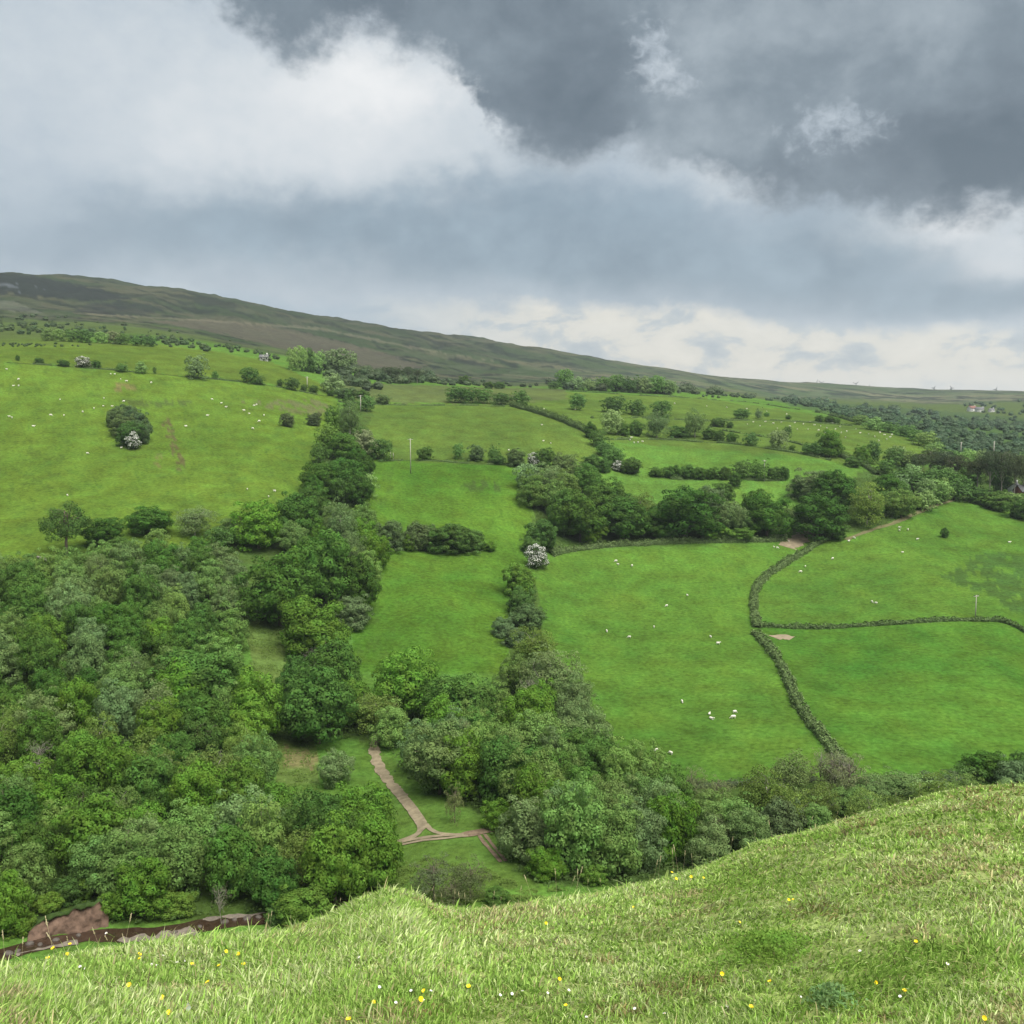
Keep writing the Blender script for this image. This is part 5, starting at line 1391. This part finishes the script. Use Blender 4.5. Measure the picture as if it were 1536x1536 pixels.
# bright high overcast
v0 = nt.math('ADD', blobs([(590, 125, 150, 60, .42), (300, 130, 220, 90, .20), (430, 230, 260, 50, .18), (50, 60, 160, 120, -.06), (1090, 265, 80, 36, .34), (1000, 300, 260, 50, -.22), (1250, 320, 120, 30, -.12), (1400, 355, 120, 38, .46), (1510, 405, 60, 22, .35), (700, 250, 120, 40, .10), (60, 300, 150, 90, -.1)]), .46)
v0 = nt.math('ADD', v0, nt.math('ADD', ctr(n1, .45), nt.math('ADD', ctr(n3, .28), ctr(n2, .12))))
v0 = nt.math('ADD', v0, nt.math('MULTIPLY', smooth(el, 32, 70), .5))
col = nt.ramp(v0, [(.0, cl_((140, 158, 174))), (.3, cl_((172, 186, 198))), (.62, cl_((206, 213, 218))), (.85, cl_((230, 232, 233))), (1., cl_((244, 244, 243)))])
# blue grey rain band
vb = nt.math('ADD', blobs([(120, 370, 260, 60, .50), (400, 345, 240, 55, .62), (700, 375, 240, 70, .85), (1000, 395, 220, 62, .85), (1280, 425, 200, 50, .85), (1500, 455, 160, 22, .8), (800, 290, 170, 50, .50), (960, 320, 160, 50, .45), (1240, 360, 110, 46, .5), (560, 320, 160, 40, .2)]), nt.math('ADD', ctr(n1, .5), ctr(n3, .30)))
band = smooth(vb, -.12, 1.1)
bcol = nt.ramp(nt.math('ADD', nt.math('ADD', n1, ctr(n3, .4)), 0), [(.3, cl_((118, 138, 153))), (.7, cl_((148, 168, 182)))])
col = nt.mix(nt.math('MULTIPLY', band, .95), col, bcol)
# below the band: pale horizon with rows of small cumulus, cream to the right
edge = curve([(-600, 402), (0, 404), (250, 424), (450, 444), (620, 450), (900, 456), (1060, 462), (1200, 480), (1400, 484), (1536, 486), (2100, 486)])
low = smooth(nt.math('SUBTRACT', edge, nt.math('ADD', elw, ctr(n3, 1.0))), -.25, .75)
cbh = nt.node('ShaderNodeCombineXYZ'); nt.l.new(az, cbh.inputs[0]); nt.l.new(nt.math('MULTIPLY', el, 2.0), cbh.inputs[1])
n4, _ = nt.noise(cbh.outputs[0], .25, 9, .64, .3)
right = nt.maprange(az, -10, 2, 0, 1)
left_c = nt.ramp(n4, [(.3, cl_((160, 178, 192))), (.5, cl_((176, 191, 202))), (.7, cl_((196, 206, 212)))])
right_c = nt.ramp(n4, [(.34, cl_((176, 186, 192))), (.44, cl_((200, 205, 204))), (.50, cl_((230, 225, 211))), (.62, cl_((240, 234, 219))), (.75, cl_((247, 242, 230)))])
fadeh = smooth(el, 0.2, 2.6)
right_c = nt.mix(fadeh, c4((229, 228, 221)), right_c)
lowc = nt.mix(nt.math('MULTIPLY', right, 1, clamp=True), left_c, right_c)
col = nt.mix(low, col, lowc)
# the dark cloud mass above
edge2 = curve([(-700, -120), (0, -60), (330, -30), (385, 36), (450, 76), (540, 48), (640, 52), (690, 104), (735, 205), (800, 244), (950, 222), (1040, 238), (1130, 284), (1230, 312), (1400, 332), (1560, 342), (2100, 344)])
n5, _ = nt.noise(ang, 1.5, 8, .66, .8)
hole = smooth(nt.math('ADD', blobs([(985, 78, 52, 40, .85), (1225, 185, 64, 32, .8), (1020, 110, 60, 30, .4), (1290, 200, 60, 40, .3), (530, 95, 70, 40, .4)]), nt.math('ADD', ctr(n3, .9), ctr(n5, 1.5))), .25, 1.25)
dk = nt.math('ADD', nt.math('SUBTRACT', elw, edge2), nt.math('ADD', ctr(n3, 2.6), ctr(n1, 2.6)))
dark = nt.math('MULTIPLY', smooth(nt.math('ADD', dk, ctr(n5, 1.2)), -1.1, 1.5), nt.math('SUBTRACT', 1.0, nt.math('MULTIPLY', hole, .85)))
upper = smooth(el, 60, 24)
vd = nt.math('ADD', nt.math('ADD', nt.math('ADD', ctr(n1, 1.15), ctr(n3, .38)), ctr(n2, .3)), nt.math('ADD', .50, blobs([(850, 160, 120, 80, -.34), (1480, 250, 170, 70, -.52), (1300, 20, 240, 60, .34), (1110, 50, 120, 80, .26), (560, 10, 150, 40, -.10), (1010, 205, 120, 30, .26), (1240, 150, 110, 50, .22), (720, 40, 80, 60, .06)])))
dcol = nt.ramp(vd, [(.0, cl_((78, 94, 106))), (.3, cl_((98, 112, 123))), (.6, cl_((120, 134, 144))), (1., cl_((158, 170, 178)))])
col = nt.mix(nt.math('MULTIPLY', dark, upper), col, dcol)
skyc = scaled(sky.outputs[0], .05)
full = nt.mix(.95, skyc, col)
bg = nt.node('ShaderNodeBackground'); nt.l.new(full, bg.inputs['Color']); bg.inputs['Strength'].default_value = 1.0
ow = nt.node('ShaderNodeOutputWorld'); nt.l.new(bg.outputs[0], ow.inputs['Surface'])

sl = bpy.data.lights.new('sun', 'SUN'); sl.energy = 2.85; sl.angle = math.radians(46); sl.color = (1., .96, .88)
so = bpy.data.objects.new('sun', sl); link(so)
sd = Vector((math.sin(SUN_AZ) * math.cos(SUN_EL), math.cos(SUN_AZ) * math.cos(SUN_EL), math.sin(SUN_EL)))
so.rotation_euler = sd.to_track_quat('Z', 'Y').to_euler(); so.location = (0, 0, 300)

# ------------------------------------------------------------------ camera and view
cam = bpy.data.cameras.new('camera'); co = bpy.data.objects.new('camera', cam); link(co)
co.location = (0, 0, 0); co.rotation_euler = (math.pi / 2 - PITCH, 0, 0)
cam.sensor_width = 36; cam.sensor_height = 36; cam.lens = 36 * FPX / W
cam.clip_start = .05; cam.clip_end = 30000
sc.camera = co
sc.render.resolution_x = 1024; sc.render.resolution_y = 1024
vs = sc.view_settings; vs.view_transform = 'Standard'; vs.look = 'None'; vs.exposure = 1.22; vs.gamma = 1
